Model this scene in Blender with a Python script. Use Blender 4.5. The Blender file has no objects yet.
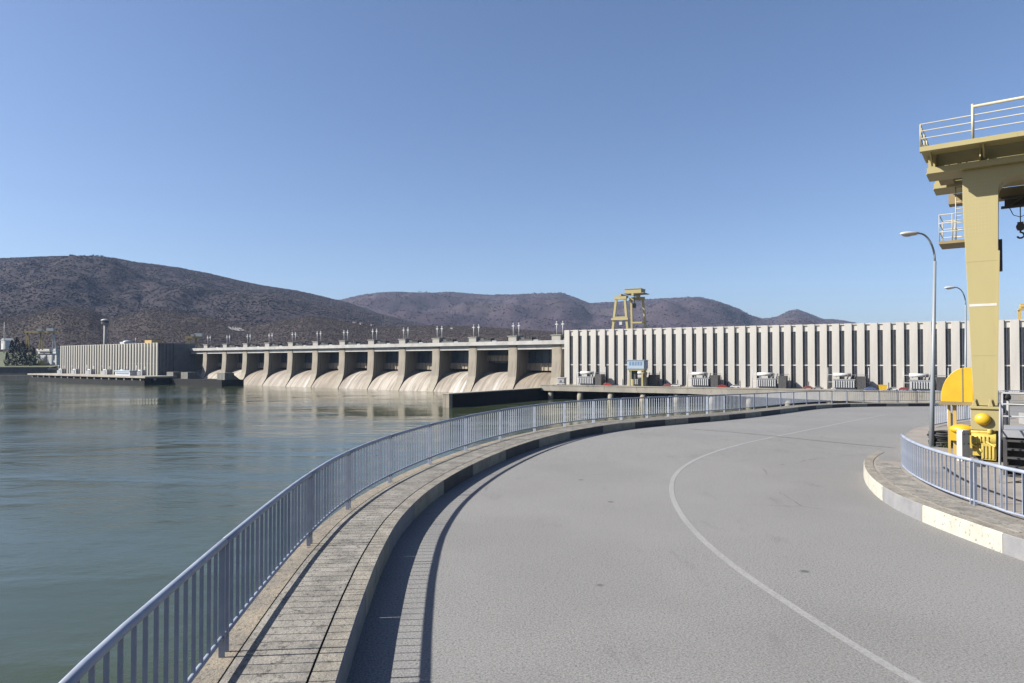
import bpy, bmesh, math, random
import numpy as np
from mathutils import Vector, Matrix, noise as mnoise

random.seed(7)
R = math.radians
scene = bpy.context.scene
col = scene.collection

# ------------------------------------------------------------------ camera geometry
F = 1024 * 24 / 36.0
PITCH = R(0.9)
SHIFT = 9.77 / 1024
CZ = 3.45

def ray(x, y):
    xc = (x - 512) / F
    yc = (341.5 - y + SHIFT * 1024) / F
    return Vector((xc, math.cos(PITCH) - yc * math.sin(PITCH), math.sin(PITCH) + yc * math.cos(PITCH)))

def at_depth(x, y, Y):
    d = ray(x, y)
    return Vector((0, 0, CZ)) + d * (Y / d.y)

def grade(Y):                      # the road falls gently away beyond 36 m
    t = (Y - 36) / 4.0
    sp = t if t > 30 else math.log1p(math.exp(t))
    return -0.03 * 4.0 * sp

def on_ground(x, y, h=0.0):        # point on the road surface (plus h) seen at a pixel
    d = ray(x, y)
    lo, hi = 1.0, 400.0
    f = lambda Y: CZ + d.z / d.y * Y - (grade(Y) + h)
    for _ in range(60):
        m = (lo + hi) / 2
        if f(m) > 0: lo = m
        else: hi = m
    Y = lo
    return Vector((d.x / d.y * Y, Y, grade(Y) + h))

def on_level(x, y, z):
    d = ray(x, y)
    t = (z - CZ) / d.z
    return Vector((0, 0, CZ)) + d * t

# ------------------------------------------------------------------ materials
def new_mat(name):
    m = bpy.data.materials.new(name)
    m.use_nodes = True
    nt = m.node_tree
    b = nt.nodes.get('Principled BSDF')
    return m, nt, b

def N(nt, t, **kw):
    n = nt.nodes.new(t)
    for k, v in kw.items():
        setattr(n, k, v)
    return n

def mapped(nt, stretch=(1, 1, 1), coord='Object'):
    tc = N(nt, 'ShaderNodeTexCoord')
    mp = N(nt, 'ShaderNodeMapping')
    mp.inputs['Scale'].default_value = stretch
    nt.links.new(tc.outputs[coord], mp.inputs['Vector'])
    return mp.outputs['Vector']

def noise_fac(nt, vec, scale, detail=4, rough=0.6, lo=0.35, hi=0.65):
    n = N(nt, 'ShaderNodeTexNoise')
    n.inputs['Scale'].default_value = scale
    n.inputs['Detail'].default_value = detail
    n.inputs['Roughness'].default_value = rough
    nt.links.new(vec, n.inputs['Vector'])
    r = N(nt, 'ShaderNodeMapRange')
    r.inputs['From Min'].default_value = lo
    r.inputs['From Max'].default_value = hi
    nt.links.new(n.outputs['Fac'], r.inputs['Value'])
    return r.outputs['Result'], n.outputs['Fac']

def mix(nt, fac, a, b):
    m = N(nt, 'ShaderNodeMix', data_type='RGBA')
    if isinstance(fac, float): m.inputs[0].default_value = fac
    else: nt.links.new(fac, m.inputs[0])
    for s, v in ((m.inputs[6], a), (m.inputs[7], b)):
        if isinstance(v, tuple): s.default_value = (*v, 1)
        else: nt.links.new(v, s)
    return m.outputs[2]

def math_node(nt, op, a, b=None):
    m = N(nt, 'ShaderNodeMath', operation=op)
    for i, v in enumerate((a, b)):
        if v is None: continue
        if isinstance(v, (int, float)): m.inputs[i].default_value = v
        else: nt.links.new(v, m.inputs[i])
    return m.outputs[0]

def bump(nt, b, height, strength=0.3, dist=0.02):
    bm_ = N(nt, 'ShaderNodeBump')
    bm_.inputs['Strength'].default_value = strength
    bm_.inputs['Distance'].default_value = dist
    nt.links.new(height, bm_.inputs['Height'])
    nt.links.new(bm_.outputs['Normal'], b.inputs['Normal'])

def M(name, c, rough=0.8, c2=None, scale=1.0, stretch=(1, 1, 1), metal=0.0, bmp=0.0, bscale=None, bdist=0.02,
      c3=None, scale3=8.0, stretch3=None, lo3=0.55, hi3=0.75, spec=0.5, lo=0.35, hi=0.65):
    K = 0.555                                    # overall reflectance level of the weathered surfaces
    c = tuple(x * K for x in c)
    c2 = tuple(x * K for x in c2) if c2 else None
    c3 = tuple(x * K for x in c3) if c3 else None
    m, nt, b = new_mat(name)
    b.inputs['Roughness'].default_value = rough
    b.inputs['Metallic'].default_value = metal
    b.inputs['Specular IOR Level'].default_value = spec
    if c2 is None: c2 = tuple(x * 0.82 for x in c)
    v = mapped(nt, stretch)
    f, raw = noise_fac(nt, v, scale, lo=lo, hi=hi)
    cc = mix(nt, f, c, c2)
    if c3:
        f3, _ = noise_fac(nt, mapped(nt, stretch3 or stretch), scale3, lo=lo3, hi=hi3)
        cc = mix(nt, f3, cc, c3)
    nt.links.new(cc, b.inputs['Base Color'])
    if bmp:
        _, r2 = noise_fac(nt, mapped(nt), bscale or scale * 6, detail=6)
        bump(nt, b, r2, bmp, bdist)
    return m

m_rail = M('railing_paint', (0.40, 0.445, 0.54), 0.45, (0.31, 0.35, 0.44), 3.0, c3=(0.25, 0.24, 0.25), scale3=11, lo3=0.62, hi3=0.75)
m_conc = M('concrete_walk', (0.36, 0.335, 0.29), 0.9, (0.20, 0.185, 0.16), 2.2, bmp=0.8, bscale=26, c3=(0.07, 0.065, 0.058), scale3=13, lo3=0.54, hi3=0.70)
m_edge = M('concrete_edge', (0.36, 0.305, 0.225), 0.9, (0.23, 0.205, 0.17), 2.2, bmp=0.8, bscale=26, c3=(0.08, 0.068, 0.055), scale3=12, lo3=0.54, hi3=0.70)
m_kerbw = M('kerb_white', (0.43, 0.41, 0.32), 0.85, (0.30, 0.28, 0.22), 1.7, bmp=0.3, bscale=25, c3=(0.17, 0.16, 0.14), scale3=6, lo3=0.57, hi3=0.72)
m_kerbn = M('kerb_fresh_white', (0.60, 0.575, 0.49), 0.8, (0.50, 0.475, 0.40), 2.5, bmp=0.2, bscale=25, c3=(0.22, 0.21, 0.195), scale3=11, lo3=0.58, hi3=0.70)
m_kerbg = M('kerb_grey', (0.24, 0.24, 0.25), 0.85, (0.31, 0.31, 0.315), 2.5, bmp=0.3, bscale=25, c3=(0.20, 0.20, 0.20), scale3=8, lo3=0.6, hi3=0.75)
m_kerbb = M('kerb_black', (0.040, 0.040, 0.046), 0.7, (0.075, 0.073, 0.07), 2.0, bmp=0.3, bscale=25)
m_kerbt = M('kerb_top', (0.38, 0.345, 0.285), 0.9, (0.22, 0.20, 0.165), 2.5, bmp=0.8, bscale=26, c3=(0.09, 0.08, 0.07), scale3=14, lo3=0.55, hi3=0.72)
m_joint = M('joint_dark', (0.05, 0.048, 0.045), 0.95)
m_wall = M('retaining_concrete', (0.22, 0.21, 0.19), 0.9, (0.14, 0.135, 0.12), 0.4, (1, 1, 0.3), bmp=0.3)
m_apron = M('apron_concrete', (0.37, 0.33, 0.28), 0.9, (0.28, 0.25, 0.22), 0.8, bmp=0.3, bscale=30, c3=(0.14, 0.125, 0.11), scale3=3, lo3=0.6, hi3=0.75)
m_ph = M('pale_concrete', (0.76, 0.725, 0.665), 0.85, (0.60, 0.57, 0.52), 0.22, (1, 1, 0.12), c3=(0.48, 0.46, 0.43), scale3=0.9, stretch3=(1, 1, 0.05), lo3=0.6, hi3=0.82)
m_phl = M('weathered_pale_concrete', (0.44, 0.425, 0.375), 0.85, (0.35, 0.335, 0.30), 0.35, (1, 1, 0.12))
m_phend = M('shaded_end_concrete', (0.20, 0.20, 0.20), 0.9, (0.15, 0.15, 0.155), 0.2)  # darker copy of the weathered concrete, the end wall's shade in its colour
m_glass = M('dark_glass', (0.05, 0.05, 0.054), 0.3, (0.08, 0.08, 0.085), 0.4)
m_mull = M('mullion', (0.5, 0.5, 0.5), 0.5)
m_dam = M('dam_concrete', (0.39, 0.345, 0.275), 0.9, (0.29, 0.255, 0.205), 0.12, (1, 1, 0.4), c3=(0.17, 0.14, 0.11), scale3=0.6, stretch3=(1, 1, 0.06), lo3=0.54, hi3=0.72)
m_deckw = M('deck_white', (0.54, 0.53, 0.51), 0.8, (0.40, 0.39, 0.375), 0.2)
m_deckt = M('tan_deck', (0.45, 0.41, 0.34), 0.9, (0.34, 0.31, 0.26), 0.15, (1, 1, 0.5), c3=(0.22, 0.20, 0.17), scale3=0.6, lo3=0.6, hi3=0.75)
m_darkc = M('shaded_dark_concrete', (0.014, 0.014, 0.0155), 0.85, (0.024, 0.024, 0.024), 0.3, spec=0.15)  # near-black colour imitates shade on guide, basin and under-deck walls
m_gateb = M('gate_blue', (0.10, 0.13, 0.18), 0.6, (0.07, 0.085, 0.12), 0.2)
m_gatet = M('gate_tan', (0.50, 0.44, 0.35), 0.8, (0.33, 0.24, 0.17), 0.35, (1, 1, 0.3))
m_steel = M('grey_steel', (0.42, 0.43, 0.45), 0.5, (0.33, 0.34, 0.36), 0.8)
m_darks = M('dark_steel', (0.05, 0.05, 0.055), 0.6, (0.09, 0.085, 0.08), 2.0)
m_lights = M('light_steel', (0.62, 0.63, 0.64), 0.45, (0.5, 0.51, 0.52), 1.5)
m_galv = M('galvanised_pole', (0.30, 0.335, 0.37), 0.45, (0.25, 0.28, 0.31), 3.0, (1, 1, 0.3))
m_lampw = M('lamp_white', (0.75, 0.75, 0.73), 0.4)
m_crane = M('crane_pale_yellow', (0.49, 0.415, 0.19), 0.5, (0.45, 0.38, 0.17), 0.6, (1, 1, 0.25), c3=(0.42, 0.33, 0.17), scale3=2.2, stretch3=(2, 2, 0.25), lo3=0.64, hi3=0.82)
m_rpale = M('pale_yellow_rail', (0.58, 0.53, 0.38), 0.5)
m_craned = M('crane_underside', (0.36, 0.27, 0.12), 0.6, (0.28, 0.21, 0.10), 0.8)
m_yel = M('strong_yellow', (0.80, 0.50, 0.02), 0.45, (0.72, 0.43, 0.018), 2.0)
m_yel2 = M('machine_yellow', (0.72, 0.55, 0.10), 0.5, (0.58, 0.44, 0.10), 4.0, c3=(0.22, 0.16, 0.07), scale3=9, lo3=0.6, hi3=0.72)
m_white = M('white_paint', (0.72, 0.71, 0.66), 0.6, (0.6, 0.58, 0.53), 3.0, c3=(0.35, 0.32, 0.28), scale3=14, lo3=0.66, hi3=0.74)
m_black = M('black_rubber', (0.02, 0.02, 0.021), 0.7)
m_bluec = M('cabin_blue', (0.20, 0.32, 0.50), 0.5, (0.16, 0.26, 0.42), 0.5)
m_bluel = M('cabin_light_blue', (0.48, 0.58, 0.68), 0.5, (0.42, 0.52, 0.62), 0.5)
m_red = M('red_paint', (0.45, 0.04, 0.03), 0.35)
m_carw = M('car_white', (0.72, 0.72, 0.72), 0.3)
m_cars = M('car_silver', (0.36, 0.37, 0.40), 0.3, metal=0.3)
m_carb = M('car_blue', (0.10, 0.15, 0.32), 0.3)
m_leaf = M('evergreen_leaf', (0.018, 0.026, 0.014), 0.95, (0.011, 0.017, 0.010), 0.2, spec=0.1)
m_bark = M('bark', (0.10, 0.075, 0.055), 0.95, bmp=0.4)
m_grass = M('lawn', (0.075, 0.10, 0.035), 0.95, (0.11, 0.115, 0.05), 0.08)
m_weed = M('weed_leaf', (0.07, 0.11, 0.03), 0.8, (0.10, 0.13, 0.05), 5)
m_orange = M('yellow_ochre_steel', (0.60, 0.42, 0.12), 0.6, (0.5, 0.34, 0.1), 0.5)
m_tile = M('roof_tile', (0.24, 0.13, 0.09), 0.9)
m_rock = M('quarry_rock', (0.27, 0.265, 0.26), 0.9, (0.3, 0.29, 0.28), 0.05)

# asphalt
m_asph, nt, b = new_mat('asphalt')
b.inputs['Roughness'].default_value = 0.9
v = mapped(nt)
f1, _ = noise_fac(nt, v, 0.35, 5, 0.6, 0.3, 0.7)
cc = mix(nt, f1, (0.112, 0.110, 0.106), (0.090, 0.088, 0.085))
f2, r2 = noise_fac(nt, v, 38, 4, 0.8, 0.42, 0.60)
cc = mix(nt, f2, cc, (0.20, 0.196, 0.188))
fd, _ = noise_fac(nt, v, 27, 4, 0.75, 0.56, 0.64)
cc = mix(nt, math_node(nt, 'MULTIPLY', fd, 0.85), cc, (0.040, 0.039, 0.038))
vc = N(nt, 'ShaderNodeTexVoronoi', feature='DISTANCE_TO_EDGE'); vc.inputs['Scale'].default_value = 0.16
wn = N(nt, 'ShaderNodeTexNoise'); wn.inputs['Scale'].default_value = 0.7; wn.inputs['Detail'].default_value = 6
nt.links.new(v, wn.inputs['Vector'])
wm = N(nt, 'ShaderNodeMix', data_type='VECTOR'); wm.inputs[0].default_value = 0.35; nt.links.new(v, wm.inputs[4]); nt.links.new(wn.outputs['Color'], wm.inputs[5])
nt.links.new(wm.outputs[1], vc.inputs['Vector'])
cr = N(nt, 'ShaderNodeMapRange'); cr.inputs['From Min'].default_value = 0.0028; cr.inputs['From Max'].default_value = 0.0008
nt.links.new(vc.outputs['Distance'], cr.inputs['Value'])
ck, _ = noise_fac(nt, v, 0.25, 2, 0.5, 0.52, 0.60)
cc = mix(nt, math_node(nt, 'MULTIPLY', math_node(nt, 'MULTIPLY', cr.outputs[0], ck), 0.6), cc, (0.045, 0.043, 0.04))
fp, _ = noise_fac(nt, v, 0.13, 4, 0.55, 0.48, 0.56)
cc = mix(nt, math_node(nt, 'MULTIPLY', fp, 0.16), cc, (0.075, 0.072, 0.068))
f3, _ = noise_fac(nt, mapped(nt, (1, 0.35, 1)), 1.1, 6, 0.65, 0.60, 0.74)
cc = mix(nt, math_node(nt, 'MULTIPLY', f3, 0.45), cc, (0.066, 0.063, 0.06))
vo = N(nt, 'ShaderNodeTexVoronoi'); vo.inputs['Scale'].default_value = 0.55
nt.links.new(v, vo.inputs['Vector'])
spot = N(nt, 'ShaderNodeMapRange'); spot.inputs['From Min'].default_value = 0.055; spot.inputs['From Max'].default_value = 0.03
nt.links.new(vo.outputs['Distance'], spot.inputs['Value'])
cc = mix(nt, math_node(nt, 'MULTIPLY', spot.outputs[0], 0.75), cc, (0.03, 0.028, 0.026))
nt.links.new(cc, b.inputs['Base Color'])
bump(nt, b, r2, 0.25, 0.008)

# worn road marking
m_mark, nt, b = new_mat('worn_marking')
b.inputs['Roughness'].default_value = 0.8
v = mapped(nt)
f1, _ = noise_fac(nt, v, 18, 5, 0.8, 0.44, 0.60)
f2, _ = noise_fac(nt, v, 0.9, 3, 0.6, 0.3, 0.7)
ff = math_node(nt, 'ADD', math_node(nt, 'MULTIPLY', f1, 0.6), math_node(nt, 'MULTIPLY', f2, 0.25))
nt.links.new(mix(nt, ff, (0.225, 0.222, 0.215), (0.125, 0.123, 0.12)), b.inputs['Base Color'])

# spillway concrete with streaks along the flow (local x runs across the chute)
def chute_mat(name, pa, pb, pc, pd, off):
    m, nt, b = new_mat(name)
    b.inputs['Roughness'].default_value = 0.75
    v = mapped(nt, (1, 0.05, 0.05))
    f1, _ = noise_fac(nt, v, 0.30 + off, 5, 0.65, 0.42, 0.60)
    cc = mix(nt, f1, pa, pb)
    f2, _ = noise_fac(nt, mapped(nt, (1, 0.07, 0.12)), 0.55, 5, 0.7, 0.53, 0.66)
    cc = mix(nt, f2, cc, pc)
    f3, _ = noise_fac(nt, mapped(nt, (1, 0.03, 0.03)), 0.17, 3, 0.6, 0.58, 0.66)
    cc = mix(nt, f3, cc, pd)
    f4, _ = noise_fac(nt, mapped(nt), 0.05, 3, 0.6, 0.45, 0.7)
    cc = mix(nt, math_node(nt, 'MULTIPLY', f4, 0.5), cc, pc)
    nt.links.new(cc, b.inputs['Base Color'])
    return m
m_chute = chute_mat('streaked_spillway', (0.25, 0.225, 0.19), (0.15, 0.125, 0.098), (0.075, 0.055, 0.040), (0.33, 0.33, 0.32), 0)
m_chuteb = chute_mat('stained_spillway', (0.165, 0.135, 0.10), (0.10, 0.08, 0.058), (0.05, 0.036, 0.026), (0.24, 0.22, 0.19), 0.08)

# river water
m_water, nt, b = new_mat('river_water')
b.inputs['Base Color'].default_value = (0.05, 0.08, 0.068, 1)
b.inputs['Roughness'].default_value = 0.06
b.inputs['IOR'].default_value = 1.33
v = mapped(nt, (1, 1, 1))
_, n1 = noise_fac(nt, mapped(nt, (0.6, 1, 1)), 0.28, 6, 0.6)
_, n2 = noise_fac(nt, mapped(nt, (0.7, 1.2, 1)), 1.6, 4, 0.6)
big, _ = noise_fac(nt, mapped(nt, (0.45, 1.3, 1)), 0.016, 4, 0.6, 0.36, 0.66)
_, n3 = noise_fac(nt, mapped(nt, (0.8, 1, 1)), 0.06, 3, 0.6)
h = math_node(nt, 'ADD', math_node(nt, 'ADD', math_node(nt, 'MULTIPLY', n1, 1.0), math_node(nt, 'MULTIPLY', n2, 0.18)), math_node(nt, 'MULTIPLY', n3, 1.6))
amp = math_node(nt, 'ADD', math_node(nt, 'MULTIPLY', big, 0.85), 0.15)
h = math_node(nt, 'MULTIPLY', h, amp)
bump(nt, b, h, 1.0, 0.30)
silt = mix(nt, big, (0.032, 0.042, 0.022), (0.039, 0.049, 0.027))
nt.links.new(silt, b.inputs['Base Color'])

def hill_mat(name, a, b_, c, s):
    m, nt, b = new_mat(name)
    b.inputs['Roughness'].default_value = 1.0
    b.inputs['Specular IOR Level'].default_value = 0.0
    v = mapped(nt)
    f1, _ = noise_fac(nt, v, s, 6, 0.7, 0.35, 0.65)
    cc = mix(nt, f1, a, b_)
    f2, r2 = noise_fac(nt, v, s * 0.22, 5, 0.6, 0.5, 0.72)
    cc = mix(nt, math_node(nt, 'MULTIPLY', f2, 0.7), cc, c)
    nt.links.new(cc, b.inputs['Base Color'])
    _, r3 = noise_fac(nt, v, 0.07, 5, 0.7)
    bump(nt, b, r3, 1.0, 9.0)
    return m
m_hill = hill_mat('wooded_hill', (0.043, 0.036, 0.043), (0.055, 0.046, 0.050), (0.070, 0.060, 0.052), 0.012)
m_foot = hill_mat('foothill', (0.048, 0.040, 0.042), (0.062, 0.052, 0.049), (0.088, 0.074, 0.056), 0.02)
m_far = hill_mat('far_hill', (0.046, 0.036, 0.046), (0.060, 0.047, 0.055), (0.068, 0.056, 0.054), 0.006)

def wood_mat(name, a, b_, c):
    m, nt, b = new_mat(name)
    b.inputs['Roughness'].default_value = 1.0
    b.inputs['Specular IOR Level'].default_value = 0.0
    g = N(nt, 'ShaderNodeNewGeometry')
    r = N(nt, 'ShaderNodeValToRGB')
    e = r.color_ramp.elements
    e[0].color = (*a, 1); e[1].color = (*b_, 1)
    x = e.new(0.93); x.color = (*b_, 1); e[2].color = (*c, 1)
    nt.links.new(g.outputs['Random Per Island'], r.inputs[0])
    nt.links.new(r.outputs[0], b.inputs['Base Color'])
    return m
m_wood = wood_mat('bare_wood', (0.048, 0.040, 0.047), (0.062, 0.052, 0.055), (0.042, 0.043, 0.040))
m_woodn = wood_mat('bare_scrub', (0.050, 0.042, 0.043), (0.068, 0.057, 0.053), (0.042, 0.044, 0.036))
m_woodf = wood_mat('bare_wood_far', (0.046, 0.036, 0.046), (0.064, 0.050, 0.058), (0.041, 0.043, 0.042))

# ------------------------------------------------------------------ mesh builder
class MB:
    def __init__(self):
        self.v, self.f, self.mi, self.smooth = [], [], [], []
        self.cur = 0
    def _add(self, vs, fs, smooth=False):
        o = len(self.v)
        self.v += [tuple(p) for p in vs]
        self.f += [tuple(i + o for i in f) for f in fs]
        self.mi += [self.cur] * len(fs)
        self.smooth += [smooth] * len(fs)
        return self
    def box(self, x0, x1, y0, y1, z0, z1):
        vs = [(x, y, z) for z in (z0, z1) for y in (y0, y1) for x in (x0, x1)]
        return self._add(vs, [(0, 2, 3, 1), (4, 5, 7, 6), (0, 1, 5, 4), (2, 6, 7, 3), (0, 4, 6, 2), (1, 3, 7, 5)])
    def cbox(self, c, s):
        return self.box(c[0] - s[0] / 2, c[0] + s[0] / 2, c[1] - s[1] / 2, c[1] + s[1] / 2, c[2] - s[2] / 2, c[2] + s[2] / 2)
    def taper(self, c0, s0, c1, s1):       # frustum between two horizontal rectangles
        vs = []
        for c, s in ((c0, s0), (c1, s1)):
            for dy in (-.5, .5):
                for dx in (-.5, .5):
                    vs.append((c[0] + dx * s[0], c[1] + dy * s[1], c[2]))
        return self._add(vs, [(0, 2, 3, 1), (4, 5, 7, 6), (0, 1, 5, 4), (2, 6, 7, 3), (0, 4, 6, 2), (1, 3, 7, 5)])
    def prism(self, poly, axis, a, b):     # extrude a 2-D outline along an axis ('x','y','z')
        def P(p, t):
            if axis == 'x': return (t, p[0], p[1])
            if axis == 'y': return (p[0], t, p[1])
            return (p[0], p[1], t)
        n = len(poly)
        vs = [P(p, a) for p in poly] + [P(p, b) for p in poly]
        fs = [tuple(range(n))[::-1], tuple(range(n, 2 * n))]
        fs += [(i, (i + 1) % n, n + (i + 1) % n, n + i) for i in range(n)]
        return self._add(vs, fs)
    def tube(self, pts, r, seg=8, cap=True):
        pts = [Vector(p) for p in pts]
        rs = r if isinstance(r, (list, tuple)) else [r] * len(pts)
        vs = []
        for i, p in enumerate(pts):
            t = (pts[min(i + 1, len(pts) - 1)] - pts[max(i - 1, 0)]).normalized()
            up = Vector((0, 0, 1)) if abs(t.z) < 0.95 else Vector((1, 0, 0))
            a = t.cross(up).normalized(); b = a.cross(t).normalized()
            for k in range(seg):
                an = 2 * math.pi * k / seg
                vs.append(p + (a * math.cos(an) + b * math.sin(an)) * rs[i])
        fs = []
        for i in range(len(pts) - 1):
            for k in range(seg):
                k2 = (k + 1) % seg
                fs.append((i * seg + k, i * seg + k2, (i + 1) * seg + k2, (i + 1) * seg + k))
        self._add(vs, fs, True)
        if cap:
            o = len(self.v) - len(vs)
            n = len(pts) - 1
            self.f.append(tuple(o + k for k in range(seg))[::-1]); self.mi.append(self.cur); self.smooth.append(False)
            self.f.append(tuple(o + n * seg + k for k in range(seg))); self.mi.append(self.cur); self.smooth.append(False)
        return self
    def ball(self, c, r, seg=14, rings=8):
        rx, ry, rz = r if isinstance(r, (tuple, list)) else (r, r, r)
        vs, fs = [], []
        for i in range(rings + 1):
            th = math.pi * i / rings
            for k in range(seg):
                ph = 2 * math.pi * k / seg
                vs.append((c[0] + rx * math.sin(th) * math.cos(ph), c[1] + ry * math.sin(th) * math.sin(ph), c[2] + rz * math.cos(th)))
        for i in range(rings):
            for k in range(seg):
                k2 = (k + 1) % seg
                fs.append((i * seg + k, (i + 1) * seg + k, (i + 1) * seg + k2, i * seg + k2))
        return self._add(vs, fs, True)
    def bar(self, p, q, w, h=None):        # rectangular bar between two points
        p, q = Vector(p), Vector(q); h = h or w
        t = (q - p).normalized()
        up = Vector((0, 0, 1)) if abs(t.z) < 0.95 else Vector((0, 1, 0))
        a = t.cross(up).normalized() * w / 2; b = a.cross(t).normalized() * h / 2
        vs = [e + s * a + u * b for e in (p, q) for u in (-1, 1) for s in (-1, 1)]
        return self._add(vs, [(0, 2, 3, 1), (4, 5, 7, 6), (0, 1, 5, 4), (2, 6, 7, 3), (0, 4, 6, 2), (1, 3, 7, 5)])
    def data(self, name, mats):
        me = bpy.data.meshes.new(name)
        me.from_pydata(self.v, [], self.f)
        for m in (mats if isinstance(mats, (list, tuple)) else [mats]):
            me.materials.append(m)
        me.polygons.foreach_set('material_index', self.mi)
        me.polygons.foreach_set('use_smooth', self.smooth)
        bm_ = bmesh.new(); bm_.from_mesh(me)
        bmesh.ops.recalc_face_normals(bm_, faces=bm_.faces)
        bm_.to_mesh(me); bm_.free()
        me.update()
        return me
    def build(self, name, mats, parent=None, bevel=0):
        o = bpy.data.objects.new(name, self.data(name, mats))
        col.objects.link(o)
        if parent: o.parent = parent
        if bevel:
            md = o.modifiers.new('edge', 'BEVEL'); md.width = bevel; md.segments = 2; md.limit_method = 'ANGLE'
        return o

def tag(o, label=None, cat=None, group=None, kind=None):
    if label: o['label'] = label
    if cat: o['category'] = cat
    if group: o['group'] = group
    if kind: o['kind'] = kind
    return o

def thing(name, label, cat, loc=(0, 0, 0), rz=0.0, group=None):
    o = bpy.data.objects.new(name, None)
    o.empty_display_size = 0.5
    col.objects.link(o)
    o.location = loc; o.rotation_euler = (0, 0, rz)
    return tag(o, label, cat, group)

def copy_tree(o, parent=None):
    c = o.copy(); col.objects.link(c); c.parent = parent
    for ch in list(o.children): copy_tree(ch, c)
    return c

ORD = ('first second third fourth fifth sixth seventh eighth ninth tenth eleventh twelfth thirteenth fourteenth fifteenth sixteenth '
       'seventeenth eighteenth nineteenth twentieth twenty-first twenty-second twenty-third twenty-fourth twenty-fifth '
       'twenty-sixth twenty-seventh twenty-eighth twenty-ninth thirtieth thirty-first thirty-second').split()

def smooth_pts(pts, n):
    pts = [Vector(p) for p in pts]
    for _ in range(n):
        q = pts[:]
        for i in range(1, len(pts) - 1):
            q[i] = pts[i] * 0.5 + (pts[i - 1] + pts[i + 1]) * 0.25
        pts = q
    return pts

def catmull(pts, per=8):
    out = []
    P = [pts[0] * 2 - pts[1]] + list(pts) + [pts[-1] * 2 - pts[-2]]
    for i in range(1, len(P) - 2):
        p0, p1, p2, p3 = P[i - 1:i + 3]
        for k in range(per):
            t = k / per
            out.append(0.5 * ((2 * p1) + (p2 - p0) * t + (2 * p0 - 5 * p1 + 4 * p2 - p3) * t * t + (3 * p1 - p0 - 3 * p2 + p3) * t ** 3))
    out.append(pts[-1].copy())
    return out

def arcs(pts):
    s = [0.0]
    for a, b_ in zip(pts, pts[1:]): s.append(s[-1] + (b_ - a).length)
    return s

def along(pts, s, t):
    t = max(0, min(s[-1] - 1e-6, t))
    import bisect
    i = max(0, bisect.bisect_right(s, t) - 1)
    i = min(i, len(pts) - 2)
    u = (t - s[i]) / max(1e-9, s[i + 1] - s[i])
    return pts[i].lerp(pts[i + 1], u)

def offset(pts, dist):      # to the right-hand side of travel for dist > 0
    out = []
    for i, p in enumerate(pts):
        t = pts[min(i + 1, len(pts) - 1)] - pts[max(i - 1, 0)]
        t.z = 0; t.normalize()
        q = p + Vector((t.y, -t.x, 0)) * dist
        out.append(q)
    return out

def zset(pts, h): return [Vector((p.x, p.y, grade(p.y) + h)) for p in pts]

# ------------------------------------------------------------------ world, sun, camera
SUN_EL = R(36)
sdir = Vector((1.0, 0.09, 0)).normalized() * math.cos(SUN_EL) + Vector((0, 0, -math.sin(SUN_EL)))   # travel of light
w = bpy.data.worlds.new('World'); scene.world = w; w.use_nodes = True
nt = w.node_tree
sky = nt.nodes.new('ShaderNodeTexSky'); sky.sky_type = 'NISHITA'; sky.sun_disc = False
sky.sun_elevation = SUN_EL
to = -sdir
sky.sun_rotation = math.atan2(to.x, to.y)
sky.altitude = 200; sky.air_density = 1.0; sky.dust_density = 1.5; sky.ozone_density = 3.5
tint = nt.nodes.new('ShaderNodeMix'); tint.data_type = 'RGBA'; tint.blend_type = 'MULTIPLY'; tint.inputs[0].default_value = 1.0
tint.inputs[7].default_value = (0.97, 0.985, 1.10, 1)
nt.links.new(sky.outputs[0], tint.inputs[6]); nt.links.new(tint.outputs[2], nt.nodes['Background'].inputs[0])
nt.nodes['Background'].inputs[1].default_value = 0.05
sl = bpy.data.lights.new('sun', 'SUN'); sl.energy = 5.0; sl.angle = R(0.5); sl.color = (1.0, 0.955, 0.88)
so = bpy.data.objects.new('sun', sl); col.objects.link(so)
so.rotation_euler = sdir.to_track_quat('-Z', 'Y').to_euler()
so.location = (-60, -10, 80)

cam = bpy.data.cameras.new('camera'); co = bpy.data.objects.new('camera', cam); col.objects.link(co)
cam.lens = 24; cam.sensor_width = 36; cam.shift_y = SHIFT; cam.clip_end = 30000; cam.clip_start = 0.1
co.location = (0, 0, CZ); co.rotation_euler = (math.pi / 2 + PITCH, 0, 0)
scene.camera = co
scene.view_settings.view_transform = 'Standard'; scene.view_settings.look = 'None'
scene.view_settings.exposure = 1.36; scene.view_settings.gamma = 1.0
scene.cycles.max_bounces = 6; scene.cycles.volume_bounces = 0

WATER = CZ - 19.2

# ------------------------------------------------------------------ river side: rail line, walkway, kerb, road
rail_px = [(227, 654), (301, 545), (349, 509), (388.6, 483), (424.5, 464.5), (459.7, 450.5), (492, 440), (524.4, 431.5), (556.7, 426),
           (587.4, 422.5), (618, 420), (646, 418), (668.7, 416.6), (690, 415.3), (710, 414), (727, 412.5), (741.7, 411), (754.8, 409.7),
           (767.5, 408.3), (780, 406.8), (791.5, 405.4), (802, 404.4), (814, 403.7), (827.5, 403.2), (843, 402.8), (860, 402.6),
           (878, 402.5), (897, 402.5), (916, 402.4), (935, 402.4), (956, 402.3), (977, 402.3), (998, 402.3)]
rp = [on_ground(x, y, 0.35) for x, y in rail_px]
top_px = [(60.5, 683), (85, 663), (122, 632.5), (171, 590), (220, 544), (253, 514.5), (294, 480), (327, 459), (360, 442)]
near = []
for x, y in top_px:
    p = on_level(x, y, 1.54); near.append(Vector((p.x, p.y, .35)))
near = smooth_pts(near, 3)
rest = smooth_pts(rp[4:], 3)
back = [Vector((-0.3, -3.8, .35)), Vector((-1.45, -.6, .35)), Vector((-2.25, 2.0, .35))]
knots = smooth_pts(back + near + rest, 2)
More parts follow.
